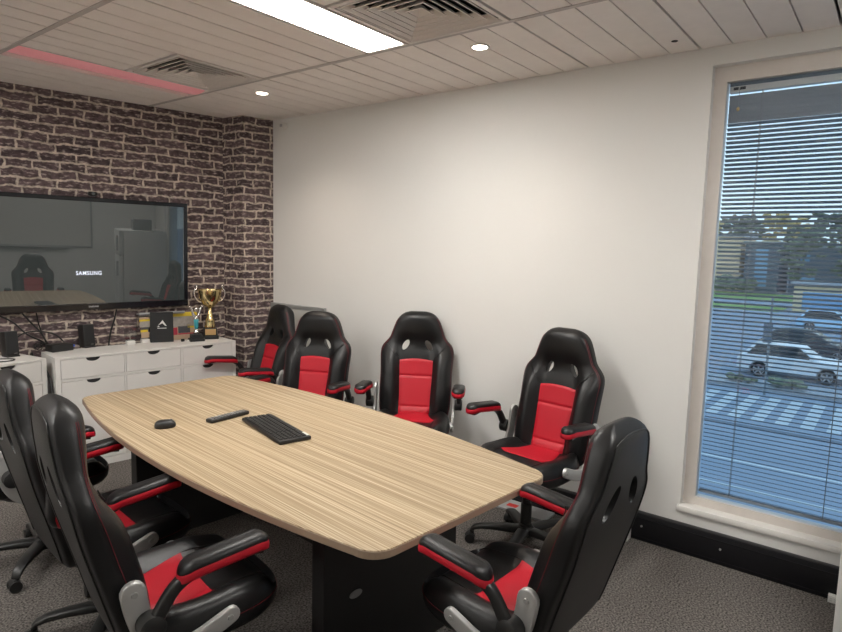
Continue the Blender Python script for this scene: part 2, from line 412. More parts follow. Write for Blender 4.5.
# ------------------------------------------------------------------ ceiling fittings
def louvre(loc, label):
    t = thing('ceiling_vent', label, 'vent', loc, 0, 'square louvred ceiling vents')
    bm = BM(); h = .288
    add_box(bm, (-h-.004, -h-.004, .235), (h+.004, h+.004, .24))
    for s in (-1, 1): add_box(bm, (s*h-.003, -h, .01), (s*h+.003, h, .24)); add_box(bm, (-h, s*h-.003, .01), (h, s*h+.003, .24))
    obj('duct_box', bm, 'ceildark', t)
    bm = BM()
    for a, b, c, d in ((-.294,-.294,.294,-.272), (-.294,.272,.294,.294), (-.294,-.272,-.272,.272), (.272,-.272,.294,.272)): add_box(bm, (a,b,-.004), (c,d,.012))
    obj('frame', bm, 'vent', t)
    for i in range(6):
        r1 = .262 - .043*i; r0 = max(r1-.033, .004); zl, zh = -.004+.001*i, .024+.001*i
        bm = BM()
        # a square ring that flares downwards and outwards
        sq = lambda r, z: [(-r,-r,z),(r,-r,z),(r,r,z),(-r,r,z)]
        add_rings(bm, [sq(r0, zh), sq(max(r1-.0055, r0), zl+.004), sq(max(r1-.005, r0), zl), sq(r1, zl), sq(r1, zl+.003), sq(r1-.006, zl+.006), sq(r0, zh+.003), sq(r0, zh)], caps=False)
        if i == 5: add_box(bm, (-r0-.002, -r0-.002, zh-.001), (r0+.002, r0+.002, zh+.003))
        obj('louvre_blade', bm, 'vent', t)
    return t
louvre((2.258, 1.811, CZ), 'square louvred ceiling vent beside the bright light panel')
louvre((2.258, 3.611, CZ), 'square louvred ceiling vent next to the pink light strip')

def light_panel(loc, lx, ly, label, key, pink=False):
    t = thing('ceiling_light', label, 'ceiling light', loc)
    bm = BM(); f = .007 if pink else .016
    for a, b, c, d in ((-lx,-ly,lx,-ly+f), (-lx,ly-f,lx,ly), (-lx,-ly+f,-lx+f,ly-f), (lx-f,-ly+f,lx,ly-f)): add_box(bm, (a,b,-.003), (c,d,.05))
    add_box(bm, (-lx,-ly,.05), (lx,ly,.056))
    obj('frame', bm, 'vent', t)
    bm = BM()
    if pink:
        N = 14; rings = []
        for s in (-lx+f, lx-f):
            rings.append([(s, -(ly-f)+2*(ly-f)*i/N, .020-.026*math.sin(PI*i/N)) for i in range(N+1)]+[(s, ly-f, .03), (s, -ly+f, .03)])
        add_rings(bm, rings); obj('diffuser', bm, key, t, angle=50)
    else:
        add_box(bm, (-lx+f, -ly+f, .004), (lx-f, ly-f, .010)); obj('diffuser', bm, key, t)
    return t
light_panel((1.96, 2.258, CZ), .587, .140, 'long bright white fluorescent ceiling panel beside the square vent', 'lamp')
light_panel((1.96, 4.048, CZ), .592, .140, 'long fluorescent ceiling fitting with a pink tinted cover given a faint added glow', 'pink', True)
light_panel((1.96, -.139, CZ), .587, .140, 'bright white fluorescent ceiling panel above the camera side of the room', 'lamp')
light_panel((-.44, 2.258, CZ), .587, .140, 'bright white fluorescent ceiling panel over the left side of the room', 'lamp')
light_panel((-.44, 4.058, CZ), .587, .140, 'added unseen ceiling panel that brightens the brick wall, left of the pink one', 'lamp')  # unseen panel, added to lift the dark ceiling and brick wall
def downlight(x, y, label, e):
    t = thing('downlight', label, 'downlight', (x, y, CZ), 0, 'small round recessed downlights')
    bm = BM(); add_lathe(bm, [(.052, .0), (.050, -.005), (.040, -.005), (.037, .0), (.052, .0)]); obj('trim_ring', bm, 'white', t, angle=40)
    bm = BM(); add_cyl(bm, (0,0,-.0035), (0,0,0), .0385, n=20); obj('lens', bm, 'downlamp', t)
    l = bpy.data.lights.new('downlight_beam', 'SPOT'); l.energy = e; l.color = (1, .86, .72); l.spot_size = math.radians(125); l.spot_blend = 1; l.shadow_soft_size = .04
    lo = bpy.data.objects.new('downlight_beam', l); COL.objects.link(lo); lo.parent = t; lo.location = (0, 0, -.012)
downlight(2.785, 3.633, 'small round warm downlight in the ceiling nearest the brick pillar', 34)
downlight(2.79, 1.832, 'small round downlight in the ceiling beside the bright panel and vent', 20)

# ------------------------------------------------------------------ racing chair
TILT = .18; ZB = .447
def sp(s): return ZB + s*math.cos(TILT)
W_ = interp([(-.03,.165),(0,.216),(.05,.234),(.10,.241),(.2,.244),(.3,.245),(.38,.249),(.44,.251),(.48,.242),(.51,.219),(.54,.193),(.58,.178),(.62,.164),(.66,.147),(.69,.125),(.71,.100),(.72,.075),(.725,.050)])
F_ = interp([(-.03,-.165),(0,-.165),(.083,-.188),(.2,-.222),(.3,-.252),(.4,-.276),(.494,-.290),(.6,-.293),(.68,-.296),(.725,-.318)])
R_ = interp([(-.03,-.215),(0,-.240),(.1,-.268),(.2,-.296),(.35,-.337),(.5,-.369),(.6,-.384),(.68,-.388),(.725,-.362)])
BOL = interp([(-.03,.0),(.05,.035),(.15,.058),(.3,.066),(.38,.058),(.43,.036),(.47,.014),(.51,.002),(.55,0),(.725,0)])
HS, HW = .494, .079
def bolster(u):
    u = abs(u)
    return sstep(.42, .66, u)*(1-.55*sstep(.82, 1.02, u))
def front(y, s, off=0):
    w = W_(s); u = min(1, abs(y)/max(w, 1e-4))
    x = F_(s) + BOL(s)*bolster(u)
    if s > .40:                                      # slightly cushioned head with dimples round the two holes
        k = sstep(.40, .47, s)*(1-sstep(.60, .72, s))
        for sy in (-1, 1):
            d2 = ((y-sy*HW)/.040)**2 + ((s-HS)/.050)**2
            x -= .020*math.exp(-d2)
        x += .012*sstep(.52, .62, s)*(1-u*u)
    return x+off
def chair_back():
    S = [-.03,-.024,-.012,.004] + [.02+.0175*i for i in range(38)] + [.680,.694,.705,.713,.719,.723,.725]
    S = sorted(set(S)); n = 72; rings = []
    for s in S:
        w = W_(s); fx, rx = F_(s), R_(s)
        k = 1.0
        if s > .685: k = math.sqrt(max(.02, 1-((s-.685)/.0405)**2))
        if s < .004: k = math.sqrt(max(.05, 1-((.004-s)/.035)**2))
        ring = []
        for i in range(n):
            a = 2*PI*i/n; c, sn = math.cos(a), math.sin(a)
            y = w*math.copysign(abs(c)**(2/4.2), c)
            e = abs(sn)**(2/3.0 if sn >= 0 else 2/6.0)
            mid = (fx+rx)/2
            if sn >= 0: x = mid + (front(y, s)-mid)*e*k
            else: x = mid - (mid-rx)*e*k*(1-.10*(y/w)**2)
            ring.append((x, y, sp(s)))
        rings.append(ring)
    bm = BM(); add_rings(bm, rings)
    bmesh.ops.recalc_face_normals(bm, faces=bm.faces[:])
    return bm
def boolean_cut(bm, cut, mats):
    a = bpy.data.meshes.new('a'); bm.to_mesh(a); bm.free(); b = bpy.data.meshes.new('b')
    bmesh.ops.recalc_face_normals(cut, faces=cut.faces[:]); cut.to_mesh(b); cut.free()
    oa = bpy.data.objects.new('a', a); ob = bpy.data.objects.new('b', b); COL.objects.link(oa); COL.objects.link(ob)
    md = oa.modifiers.new('m', 'BOOLEAN'); md.operation = 'DIFFERENCE'; md.object = ob; md.solver = 'EXACT'
    bpy.context.view_layer.update()
    me = bpy.data.meshes.new_from_object(oa.evaluated_get(bpy.context.evaluated_depsgraph_get()))
    bpy.data.objects.remove(oa); bpy.data.objects.remove(ob)
    r = BM(); r.from_mesh(me); bpy.data.meshes.remove(me); return r
def hole_ring(sy, x, ry, rz, dz=0, n=28, lean=.42):
    out = []
    for i in range(n):
        a = 2*PI*i/n; y = ry*math.cos(a); z = rz*math.sin(a)
        out.append((x, sy*(HW - lean*z) + y, sp(HS)+z+dz))
    return out
def panel_grid(rows, ncol, fn, rim=.006):
    """a padded patch: fn(i/rows, j/ncol) gives the raised point; edges tuck in"""
    bm = BM(); g = [[bm.verts.new(fn(i/rows, j/ncol)) for j in range(ncol+1)] for i in range(rows+1)]
    for i in range(rows):
        for j in range(ncol): bm.faces.new((g[i][j], g[i][j+1], g[i+1][j+1], g[i+1][j]))
    return bm
def arm_parts(sy):
    """pad, band and support of one arm, in chair coordinates"""
    yc = sy*.302; x0, x1, hw = -.118, .158, .040
    def outline(sc, n=10):
        pts = []; r = hw*sc; ex = hw*(1-sc)
        for i in range(n+1): a = -PI/2+PI*i/n; pts.append((x1-hw+r*math.cos(a)*1.0, yc+r*math.sin(a)))
        for i in range(n+1): a = PI/2+PI*i/n; pts.append((x0+hw+r*math.cos(a)*1.0, yc+r*math.sin(a)))
        return pts
    arch = lambda x: -1.5*(x-.04)**2 + .04*x
    def rings(spec): return [[(x, y, z+arch(x)) for x, y in outline(sc)] for sc, z in spec]
    top = BM(); add_rings(top, rings([(.90,.719),(.955,.723),(.945,.731),(.86,.739),(.62,.7445),(.30,.746)]))
    band = BM(); add_rings(band, rings([(.90,.699),(1.0,.702),(1.03,.712),(1.0,.721),(.955,.725),(.90,.722)]))
    sup = BM()
    path = catmull([(-.187,sy*.300,.557),(-.165,sy*.301,.590),(-.128,sy*.302,.645),(-.080,sy*.302,.676),(0,sy*.302,.694),(.07,sy*.302,.695),(.130,sy*.302,.686)], 6)
    rr = []
    N = len(path)
    for i, p in enumerate(path):
        a = path[max(0,i-1)]; b = path[min(N-1,i+1)]; d = Vector((b[0]-a[0],0,b[2]-a[2])).normalized(); nn = Vector((-d.z,0,d.x))
        t = i/(N-1); hh = .021-.012*t; ww = .017+.012*sstep(.3,.6,t)
        rr.append([(p[0]+nn.x*hh*math.copysign(abs(math.sin(2*PI*k/14))**.6, math.sin(2*PI*k/14)), p[1]+ww*math.copysign(abs(math.cos(2*PI*k/14))**.6, math.cos(2*PI*k/14)), p[2]+nn.z*hh*math.copysign(abs(math.sin(2*PI*k/14))**.6, math.sin(2*PI*k/14))) for k in range(14)])
    add_rings(sup, rr)
    add_cyl(sup, (-.187, sy*.272, .557), (-.187, sy*.318, .557), .036, n=24)
    add_cyl(sup, (-.187, sy*.318, .557), (-.187, sy*.322, .557), .036, .029, n=24)
    return top, band, sup
def make_chair(label, group):
    t = thing('gaming_chair', label, 'chair', group=group)
    # backrest with two through holes
    cut = BM()
    for sy in (-1, 1):
        add_rings(cut, [hole_ring(sy, -.20, .034, .046), hole_ring(sy, -.285, .023, .036), hole_ring(sy, -.318, .021, .034, -.003), hole_ring(sy, -.340, .027, .044, -.006), hole_ring(sy, -.372, .032, .058, -.009), hole_ring(sy, -.46, .036, .066, -.012)])
    bk = obj('backrest', boolean_cut(chair_back(), cut, None), 'leather', t, angle=38)
    # rear cover: the stretched cloth between the piping
    def rear(y, s, off=0):
        w = W_(s); k = math.sqrt(max(.02, 1-((s-.685)/.0405)**2)) if s > .685 else 1
        c = min(1, abs(y)/w)**2.1; e = math.sqrt(max(0, 1-c*c))**(2/6.0)
        return (F_(s)+R_(s))/2 - ((F_(s)-R_(s))/2)*e*k*(1-.10*(y/w)**2) + off
    pip = []
    ss = [.01+.02*i for i in range(34)]
    wl = lambda s: W_(s)*.84
    for s in ss: pip.append((rear(wl(s), s, -.001), wl(s), sp(s)))
    for i in range(1, 8):
        a = PI*i/8; w = wl(.67); pip.append((rear(w*math.cos(a), .67+.026*math.sin(a)), w*math.cos(a), sp(.67+.026*math.sin(a))))
    for s in ss[::-1]: pip.append((rear(wl(s), s, -.001), -wl(s), sp(s)))
    bm = BM(); add_tube(bm, pip, .0035, n=6); obj('piping', bm, 'piping', bk, smooth=True)
    # red panel on the backrest
    def fb(i, j):
        s = .028 + (.402-.028)*i; hw = .104 + .010*sstep(.1,.4,s); y = -hw + 2*hw*j
        o = .007
        for sm in (.088, .288): o -= .0075*math.exp(-((s-sm)/.0065)**2)
        s2 = s - .012*(2*j-1)**2*sstep(.36,.402,s)
        ed = min(j, 1-j)*2*hw; o *= sstep(-.004, .014, ed); ed = min(i, 1-i)*.37; o *= sstep(-.004, .012, ed)
        o += .010*math.exp(-((s-.055)/.03)**2)*sstep(0,.03,min(j,1-j))
        return (front(y, s2, o+.001), y, sp(s2))
    pan = panel_grid(60, 18, fb); o = obj('back_panel', pan, 'red', t, smooth=True); o['label'] = 'red padded back panel'
    # red stitching along the bolster edges
    bm = BM()
    for du in (.0, .010):
        pts = []
        for sy in (1, -1):
            rng = [.03+.0175*i for i in range(38)]
            if sy < 0: rng = rng[::-1]
            for s in rng:
                w = W_(s)-.002; mid = (F_(s)+R_(s))/2; x = mid + (front(w*.98, s)-mid)*(.50+du*12)
                c = max(.0, 1-((.50+du*12))**1.5)**(1/1.5) if False else None
                e = .50+du*12; sn = e**1.5; cs = math.sqrt(max(0, 1-sn*sn)); yy = W_(s)*cs**(2/4.2)
                pts.append((x+.0006, sy*(yy+.0004), sp(s)))
        add_tube(bm, pts, .0012, n=4)
    for sy in (-1, 1):
        s = .53; w = W_(s); pts = []
        for i in range(9):
            a = PI*(.12+.72*i/8) if False else (-.9+1.6*i/8); sn = math.sin(a); cs = math.cos(a); mid = (F_(s)+R_(s))/2
            y = w*cs**(2/4.2); e = abs(sn)**(2/3)
            x = mid + (front(y, s)-mid)*e if sn >= 0 else mid-(mid-R_(s))*e*(1-.1*(y/w)**2)
            pts.append((x, sy*(y+.0006), sp(s-.015*i/8)))
        add_tube(bm, pts, .0010, n=4)
    o = obj('stitching', bm, 'thread', t); o['label'] = 'dark red stitching'
    for sy in (-1, 1):
        bm = BM(); add_tube(bm, [(front(sy*y, s_)+.001, sy*y, sp(s_)) for y, s_ in [(.116+.011*i, .400+.0125*i) for i in range(9)]], .0022, n=5)
        obj('seam', bm, 'piping', bk)
    # seat
    def oval(sc, n=64):
        out = []
        for i in range(n):
            a = 2*PI*i/n; c, s_ = math.cos(a), math.sin(a)
            x = .03 + .250*sc*math.copysign(abs(c)**(2/3.4), c); y = .252*sc*math.copysign(abs(s_)**(2/3.6), s_)
            y *= 1 - .05*sstep(.05,.25,x) - .06*sstep(-.08,-.22,x)
            out.append((x, y))
        return out
    def ztop(x, y):
        return .488 + .036*sstep(.115,.195,abs(y))*(1-.35*sstep(.02,.24,x)) + .010*sstep(.0,.10,x) - .045*sstep(.19,.285,x) 
    rings = []
    for sc, z in ((.84,.398),(.93,.405),(.985,.425),(1.0,.448),(1.0,.470),(.985,.488)):
        rings.append([(x, y, z - (.012*sstep(.15,.25,x) if z > .46 else 0)) for x, y in oval(sc)])
    for sc, dz in ((.955,-.016),(.91,-.005),(.85,0),(.74,0),(.62,0),(.5,0),(.38,0),(.25,0),(.12,0)):
        rings.append([(x, y, ztop(x, y)+dz) for x, y in oval(sc)])
    bm = BM(); add_rings(bm, rings); st = obj('seat', bm, 'leather', t, angle=60)
    def fs(i, j):
        x = -.185 + .235*i; hw = .098 + .052*sstep(0,1,i); y = -hw+2*hw*j
        ed = min(min(j,1-j)*2*hw, min(i,1-i)*.235); o = .006*sstep(-.004,.014,ed)
        return (x, y, ztop(x, y)+o+.0015)
    o = obj('seat_panel', panel_grid(20, 16, fs), 'red', t, smooth=True); o['label'] = 'red padded seat panel'
    for sy in (-1, 1):
        bm = BM(); add_tube(bm, [(x, sy*(.152-.02*sstep(.05,.24,x)), ztop(x, .152)+.0005) for x in [.05+.02*i for i in range(10)]], .0018, n=5)
        obj('seam', bm, 'piping', st)
    bm = BM(); add_tube(bm, [(x*1.004-.0001, y*1.004, .462) for x, y in oval(1.0)], .0013, n=4, closed=True); obj('stitching', bm, 'thread', st)
    # brackets, arms
    for sy in (-1, 1):
        path = catmull([(-.222,.650),(-.216,.61),(-.204,.56),(-.183,.500),(-.148,.455),(-.095,.436),(-.04,.444),(.02,.466),(.056,.480)], 6)
        hwid = [.034 + (.026-.034)*i/(len(path)-1) for i in range(len(path))]
        L, R = [], []
        for i, p in enumerate(path):
            a = path[max(0,i-1)]; b = path[min(len(path)-1,i+1)]; d = Vector((b[0]-a[0], b[1]-a[1])).normalized()
            L.append((p[0]-d.y*hwid[i], p[1]+d.x*hwid[i])); R.append((p[0]+d.y*hwid[i], p[1]-d.x*hwid[i]))
        def cap(c, frm, d):
            out = []; v = Vector(frm)-Vector(c)
            for k in range(1, 8):
                a = d*PI*k/8; out.append((c[0]+v.x*math.cos(a)-v.y*math.sin(a), c[1]+v.x*math.sin(a)+v.y*math.cos(a)))
            return out
        poly = L + cap(path[-1], L[-1], -1) + R[::-1] + cap(path[0], R[0], -1)
        bm = BM()
        ya, yb = sy*.256, sy*.273
        cx = lambda k: [(x, ya, z) for x, z in poly]
        t2 = BM(); add_rings(t2, [[(x, ya, z) for x, z in poly], [(x, yb, z) for x, z in poly]])
        bmesh.ops.recalc_face_normals(t2, faces=t2.faces[:])
        ee = [e for e in t2.edges if abs(e.verts[0].co.y-yb) < 1e-6 and abs(e.verts[1].co.y-yb) < 1e-6]
        bmesh.ops.bevel(t2, geom=ee, offset=.005, segments=3, affect='EDGES', profile=.5)
        merge(bm, t2)
        br = obj('bracket', bm, 'silver', t, angle=50); br['label'] = 'silver curved bracket'
        for bx, bz in ((-.221,.648),(.050,.477)):
            bm = BM(); add_cyl(bm, (bx, yb-.001*sy, bz), (bx, yb+.004*sy, bz), .010, .008, n=14); obj('bolt', bm, 'bolt', br, angle=40)
        top, band, sup = arm_parts(sy)
        a = obj('armrest', sup, 'plastic', t, angle=45)
        b = obj('pad', top, 'leather', a, angle=60); c = obj('pad_band', band, 'red', a, angle=60); c['label'] = 'red band round the arm pad'
        if sy > 0: t['_left_arm'] = a.name
    # under the seat
    bm = BM(); rbox(bm, (-.13,-.09,.372), (.11,.09,.402), .006); add_tube(bm, [(0.02,-.09,.385),(.03,-.17,.383),(.03,-.21,.378)], .006, n=8); rbox(bm, (.015,-.245,.371), (.045,-.205,.385), .004)
    obj('mechanism', bm, 'plastic', t, angle=40)
    bm = BM(); add_lathe(bm, [(.036,.10),(.036,.135),(.030,.14),(.030,.25),(.024,.253),(.024,.32),(.016,.322),(.016,.376)], n=24); obj('gas_lift', bm, 'plastic', t, angle=40)
    bm = BM(); add_lathe(bm, [(.046,.070),(.052,.080),(.050,.115),(.040,.125)], n=24)
    for k in range(5):
        a = 2*PI*k/5 + .3; ca, sa = math.cos(a), math.sin(a); rr = []
        for r, z, h, w in ((.03,.100,.040,.034),(.10,.103,.036,.032),(.18,.103,.030,.028),(.245,.098,.026,.025),(.285,.086,.022,.023),(.302,.068,.014,.020)):
            pts = []
            for q in range(12):
                b = 2*PI*q/12; pw = lambda v: math.copysign(abs(v)**.55, v)
                yy = w*pw(math.cos(b)); zz = z + h/2*pw(math.sin(b))
                pts.append((r*ca - yy*sa, r*sa + yy*ca, zz))
            rr.append(pts)
        add_rings(bm, rr)
    base = obj('star_base', bm, 'plastic', t, angle=50)
    for k in range(5):
        a = 2*PI*k/5 + .3; ca, sa = math.cos(a), math.sin(a); bm = BM()
        add_cyl(bm, (.29*ca,.29*sa,.045), (.29*ca,.29*sa,.075), .010, n=10)
        b = a + .9*((k*7) % 3-1); cb, sb = math.cos(b), math.sin(b); cx, cy = .29*ca+.012*cb, .29*sa+.012*sb
        for s in (-1, 1):
            p = Vector((cx-sb*.013*s, cy+cb*.013*s, .0285)); q = Vector((cx-sb*.029*s, cy+cb*.029*s, .0285))
            add_cyl(bm, p, q, .028, .026, n=18)
        add_cyl(bm, (cx-sb*.016, cy+cb*.016, .034), (cx+sb*.016, cy-cb*.016, .034), .024, n=14)
        obj('caster', bm, 'plastic', t, angle=40)
    return t
def copy_tree(o, parent=None):
    c = o.copy(); COL.objects.link(c)
    if parent: c.parent = parent
    for ch in list(o.children): copy_tree(ch, c)
    return c
GC = 'racing style chairs around the meeting table'
# label, x, y, yaw, lift, folded arm, recline change, size
CH = [
 ('black and red racing chair in the corner against the brick pillar near the cabinets', 2.825, 3.965, 170.0, -.019, 0, -.02, 1),
 ('black and red racing chair just in front of the whiteboard leaning on the wall', 2.719, 3.161, 203.2, -.015, 0, .012, 1),
 ('black and red racing chair facing forward at the middle of the white wall', 2.975, 2.385, 212.5, .034, 0, -.03, 1),
 ('black and red racing chair by the white wall nearest the window, wheeled base in view', 2.904, 1.501, 174.0, .028, 0, .02, 1),
 ('black racing chair seen from behind at the near end of the table by the window', 1.6684, 0.9040, 86.8, 0.0945, 0, -.02, .93),
 ('nearest black racing chair on the left, red seat and silver bracket in view', 1.035, 1.785, -11.0, .020, 1, .0, 1),
 ('second black racing chair on the left of the table, half hidden behind the nearest', 1.143, 2.497, -6.3, -.021, 0, .012, 1),
 ('farthest racing chair on the left, mostly hidden, red armrests near the table corner', 1.175, 3.304, -6.3, .0, 0, .03, 1),
]
proto = make_chair(CH[0][0], GC)
chairs = [proto] + [copy_tree(proto) for _ in CH[1:]]
for o, (label, x, y, yaw, dz, flip, recl, size) in zip(chairs, CH):
    o['label'] = label; o.location = (x, y, 0); o.rotation_euler = (0, 0, math.radians(yaw)); o.scale = (size,)*3
    if '_left_arm' in o: del o['_left_arm']
    arms = 0
    for ch in o.children:
        k = ch.name.split('.')[0]
        if k not in ('star_base', 'caster', 'gas_lift'): ch.location.z = dz
        if k in ('backrest', 'back_panel', 'stitching') and recl:
            R = Matrix.Rotation(recl, 3, 'Y'); p = Vector((-.2, 0, .5)); ch.rotation_euler = R.to_euler(); ch.location = p - R @ p + Vector((0, 0, dz))
        if k == 'armrest':
            arms += 1
            if flip and sum(v.co.y for v in ch.data.vertices) > 0:       # this arm is folded up beside the backrest
                R = Matrix.Rotation(math.radians(-80), 3, 'Y'); p = Vector((-.187, .30, .557))
                ch.rotation_euler = R.to_euler(); ch.location = p - R @ p + Vector((0, 0, dz))
    
# ------------------------------------------------------------------ meeting table
TA = math.radians(-5.4)
tb = thing('meeting_table', 'long boat shaped meeting table with striped oak top and black pedestals', 'table', (1.812, 2.281, 0), TA)
def half_w(t): return .588 - .133*(t/1.225)**2
def table_outline(inset=0):
    L = 1.225; pts = []; r = .085
    right = [(half_w(-L + 2*L*i/40), -L + 2*L*i/40) for i in range(41)]
    def corner(cx, cy, a0): return [(cx + r*math.cos(a0+PI/2*k/8), cy + r*math.sin(a0+PI/2*k/8)) for k in range(9)]
    mid = [p for p in right if abs(p[1]) < L-r]
    w = half_w(L-r)
    pts = mid + corner(w-r, L-r, 0) + corner(-w+r, L-r, PI/2) + [(-x, y) for x, y in mid[::-1]] + corner(-w+r, -L+r, PI) + corner(w-r, -L+r, 3*PI/2)
    return pts
ol = table_outline()
bm = BM()
def scl(p, d): 
    q = Vector(p); return (q - q.normalized()*d)
add_rings(bm, [[(*scl(p, .002), .7465) for p in ol], [(*scl(p, .003), .7495) for p in ol], [(*scl(p, .006), .750) for p in ol]])
top = obj('tabletop', bm, 'wood', tb)
bm = BM(); add_rings(bm, [[(*scl(p, .003), .722) for p in ol], [(*p, .724) for p in ol], [(*p, .7455) for p in ol], [(*scl(p, .002), .7468) for p in ol]])
obj('edge_band', bm, 'edge', tb)
for s in (-1, 1):
    bm = BM(); rbox(bm, (-.345, s*.80-.035, 0), (.37, s*.80+.035, .721), .003); pd = obj('pedestal', bm, 'tableleg', tb)
    bm = BM(); add_lathe(bm, [(.030,0),(.030,.003),(.022,.004)], n=20)
    for v in bm.verts: v.co = (v.co.x*1-.20, -.8*1-.035-v.co.z if s < 0 else .8+.035+v.co.z, .36+v.co.y*.5)
    obj('cable_cap', bm, 'grey', pd)
bm = BM(); rbox(bm, (-.02, -.765, .30), (.02, .765, .721), .003); obj('modesty_panel', bm, 'tableleg', tb)

# keyboard, remote, mouse
kb = thing('keyboard', 'black computer keyboard lying on the table', 'keyboard', (1.803, 2.265, .751), math.radians(75.3)-PI)
bm = BM(); rbox(bm, (-.222,-.078,0), (.222,.078,.017), .006); obj('case', bm, 'plastic', kb, angle=40)
bm = BM()
for r in range(6):
    y = .052-.0215*r - (.004 if r else 0); x = -.210
    while x < .200:
        w = .017
        if r == 5 and -.10 < x < -.02: w = .095
        if -.005+.09 < x < .105+.0 or .150 < x < .153: x += .006
        rbox(bm, (x, y-.0085, .016), (min(x+w,.213), y+.0085, .0215), .0022, 1); x += w+.0026
obj('keys', bm, 'plastic', kb, weld=False)
bm = BM(); rbox(bm, (.150,.0615,.0165), (.205,.076,.0185), .001); o = obj('sticker', bm, 'sticker', kb); o['label'] = 'pale sticker on the corner'
rc = thing('remote_control', 'slim black remote control lying beside the keyboard', 'remote control', (1.771, 2.592, .751), math.radians(3))
bm = BM(); rbox(bm, (-.115,-.025,0), (.115,.025,.019), .007, 3); obj('case', bm, 'plastic', rc, angle=40)
bm = BM(); random.seed(3)
for i in range(11):
    for j in range(3):
        x = -.10+.0185*i; y = -.014+.014*j
        rbox(bm, (x-.005,y-.0038,.0185), (x+.005,y+.0038,.0212), .001, 1, mi=1 if (i in (2,3,7) and j != 0) else 0)
obj('buttons', bm, ['grey', 'lightgrey'], rc, weld=False)
ms = thing('computer_mouse', 'black computer mouse on the far left of the table', 'mouse', (1.482, 2.672, .7505), math.radians(-28))
rings = []
for z, sc in ((0,.93),(.006,1),(.014,1),(.022,.95),(.029,.83),(.034,.63),(.037,.36),(.0378,.08)):
    rings.append([(.048*sc*math.copysign(abs(math.cos(a))**.85, math.cos(a))-.008*(1-sc), (.030*sc)*math.sin(a)*(1-.10*math.cos(a)), z) for a in [2*PI*i/28 for i in range(28)]])
bm = BM(); add_rings(bm, rings); mb = obj('shell', bm, 'plastic', ms, smooth=True)
bm = BM(); add_cyl(bm, (.026,-.004,.030), (.026,.004,.030), .009, n=14); obj('scroll_wheel', bm, 'grey', mb)
bm = BM(); add_tube(bm, [(.056*t, 0, .0385-.022*t**3) for t in (.1,.3,.5,.7,.85)], .0009, n=5); obj('button_gap', bm, 'grey', mb)

# ------------------------------------------------------------------ cabinets
def cabinet(label, loc, yaw):
    """origin at the front left bottom corner; front faces -Y"""
    t = thing('drawer_cabinet', label, 'cabinet', loc, yaw, 'white drawer cabinets under the television')
    L, D, H = 1.338, .335, .815
    bays = [(.034,.446),(.463,.867),(.889,1.302)]; rows = [(.663,.796),(.055,.640)]
    bm = BM()
    rbox(bm, (0,0,H-.014), (L,D,H), .0015, 1)                       # top
    add_box(bm, (0,.018,0), (L,D,H-.0141), 0)
    xs = [0,.031] ; 
    for a, b in ((0,.031),(.449,.460),(.870,.886),(1.305,L)): add_box(bm, (a,.0005,0), (b,.0185,H-.0142))
    for a, b in ((.799,H-.0142),(.643,.660),(0,.052)): add_box(bm, (.031,.001,a), (1.305,.0183,b))
    for (x0, x1) in bays:
        for (z0, z1) in rows: add_box(bm, (x0-.003,.0150,z0-.003), (x1+.003,.0182,z1+.003), 1)
    obj('body', bm, ['cab', 'cabdark'], t, weld=False)
    for (x0, x1) in bays:
        for (z0, z1) in rows:
            # front panel with a half-moon grip cut from its top edge
            c = (x0+x1)/2; r = .047; dp = .026
            poly = [(x0,z0),(x1,z0),(x1,z1),(c+r,z1)] + [(c+r*math.cos(PI*k/12), z1-dp*math.sin(PI*k/12)) for k in range(1,12)] + [(c-r,z1),(x0,z1)]
            bm = BM(); add_prism(bm, poly, .0008, .0145, f=lambda x, z, y: (x, y, z))
            dr = obj('drawer', bm, 'cab', t)
            bm = BM(); hp = [(c+r*math.cos(PI*k/12), z1-dp*math.sin(PI*k/12)) for k in range(13)]
            add_prism(bm, hp, .0125, .0148, f=lambda x, z, y: (x, y, z)); o = obj('grip', bm, 'cabdark', dr); o['label'] = 'dark half moon grip'
    return t
cabinet('long white drawer cabinet under the television holding the trophies', (1.698, 4.461, 0), math.radians(-6.34))
d2 = math.radians(10.1)
cabinet('white drawer cabinet at the left edge under the television, behind the left chairs', (1.663-1.338*math.cos(d2), 4.511-1.338*math.sin(d2), 0), d2)
CT = .8155

# ------------------------------------------------------------------ television
tx = lambda a, off=0: (BX+a*math.cos(TH)-(-math.sin(TH))*off, BY+a*math.sin(TH)-math.cos(TH)*off)
TVC = (-.165+1.222)/2
x, y = tx(TVC, .075)
tv = thing('television', 'large black wall mounted television on the brick wall', 'television', (x, y, 1.514), TH)
tv.rotation_euler = Euler((.030, 0, TH))
hw, hh = (1.222+.165)/2, .416
bm = BM(); rbox(bm, (-hw,0,-hh), (hw,.05,hh), .006)
obj('casing', bm, 'bezel', tv, angle=40)
bm = BM()
for a, b, c, d in ((-hw,hh-.030,hw,hh),(-hw,-hh,hw,-hh+.048),(-hw,-hh+.048,-hw+.030,hh-.030),(hw-.030,-hh+.048,hw,hh-.030)): rbox(bm, (a,-.008,b), (c,.004,d), .003)
bz = obj('bezel', bm, 'bezel', tv, weld=False)
bm = BM(); add_box(bm, (-hw+.029,-.0035,-hh+.047), (hw-.029,.002,hh-.029)); scn = obj('screen', bm, 'screen', tv)
tl = text_mesh('SAMSUNG', .042, 'screenlogo', 'screen_lettering', scn, offset=.0006, sx=.84); tl.location = (.486-TVC, -.0048, 1.372-1.514); tl['label'] = 'glowing white lettering on the screen'
tl = text_mesh('SAMSUNG', .017, 'bezel_logo', 'bezel_lettering', bz, offset=.0004, sx=.80); tl.location = (.511-TVC, -.0095, 1.122-1.514)
bm = BM(); add_box(bm, (-.35,.05,-.20), (.35,.062,.10)); obj('wall_bracket', bm, 'duct', tv)
x, y = tx(.525, .088)
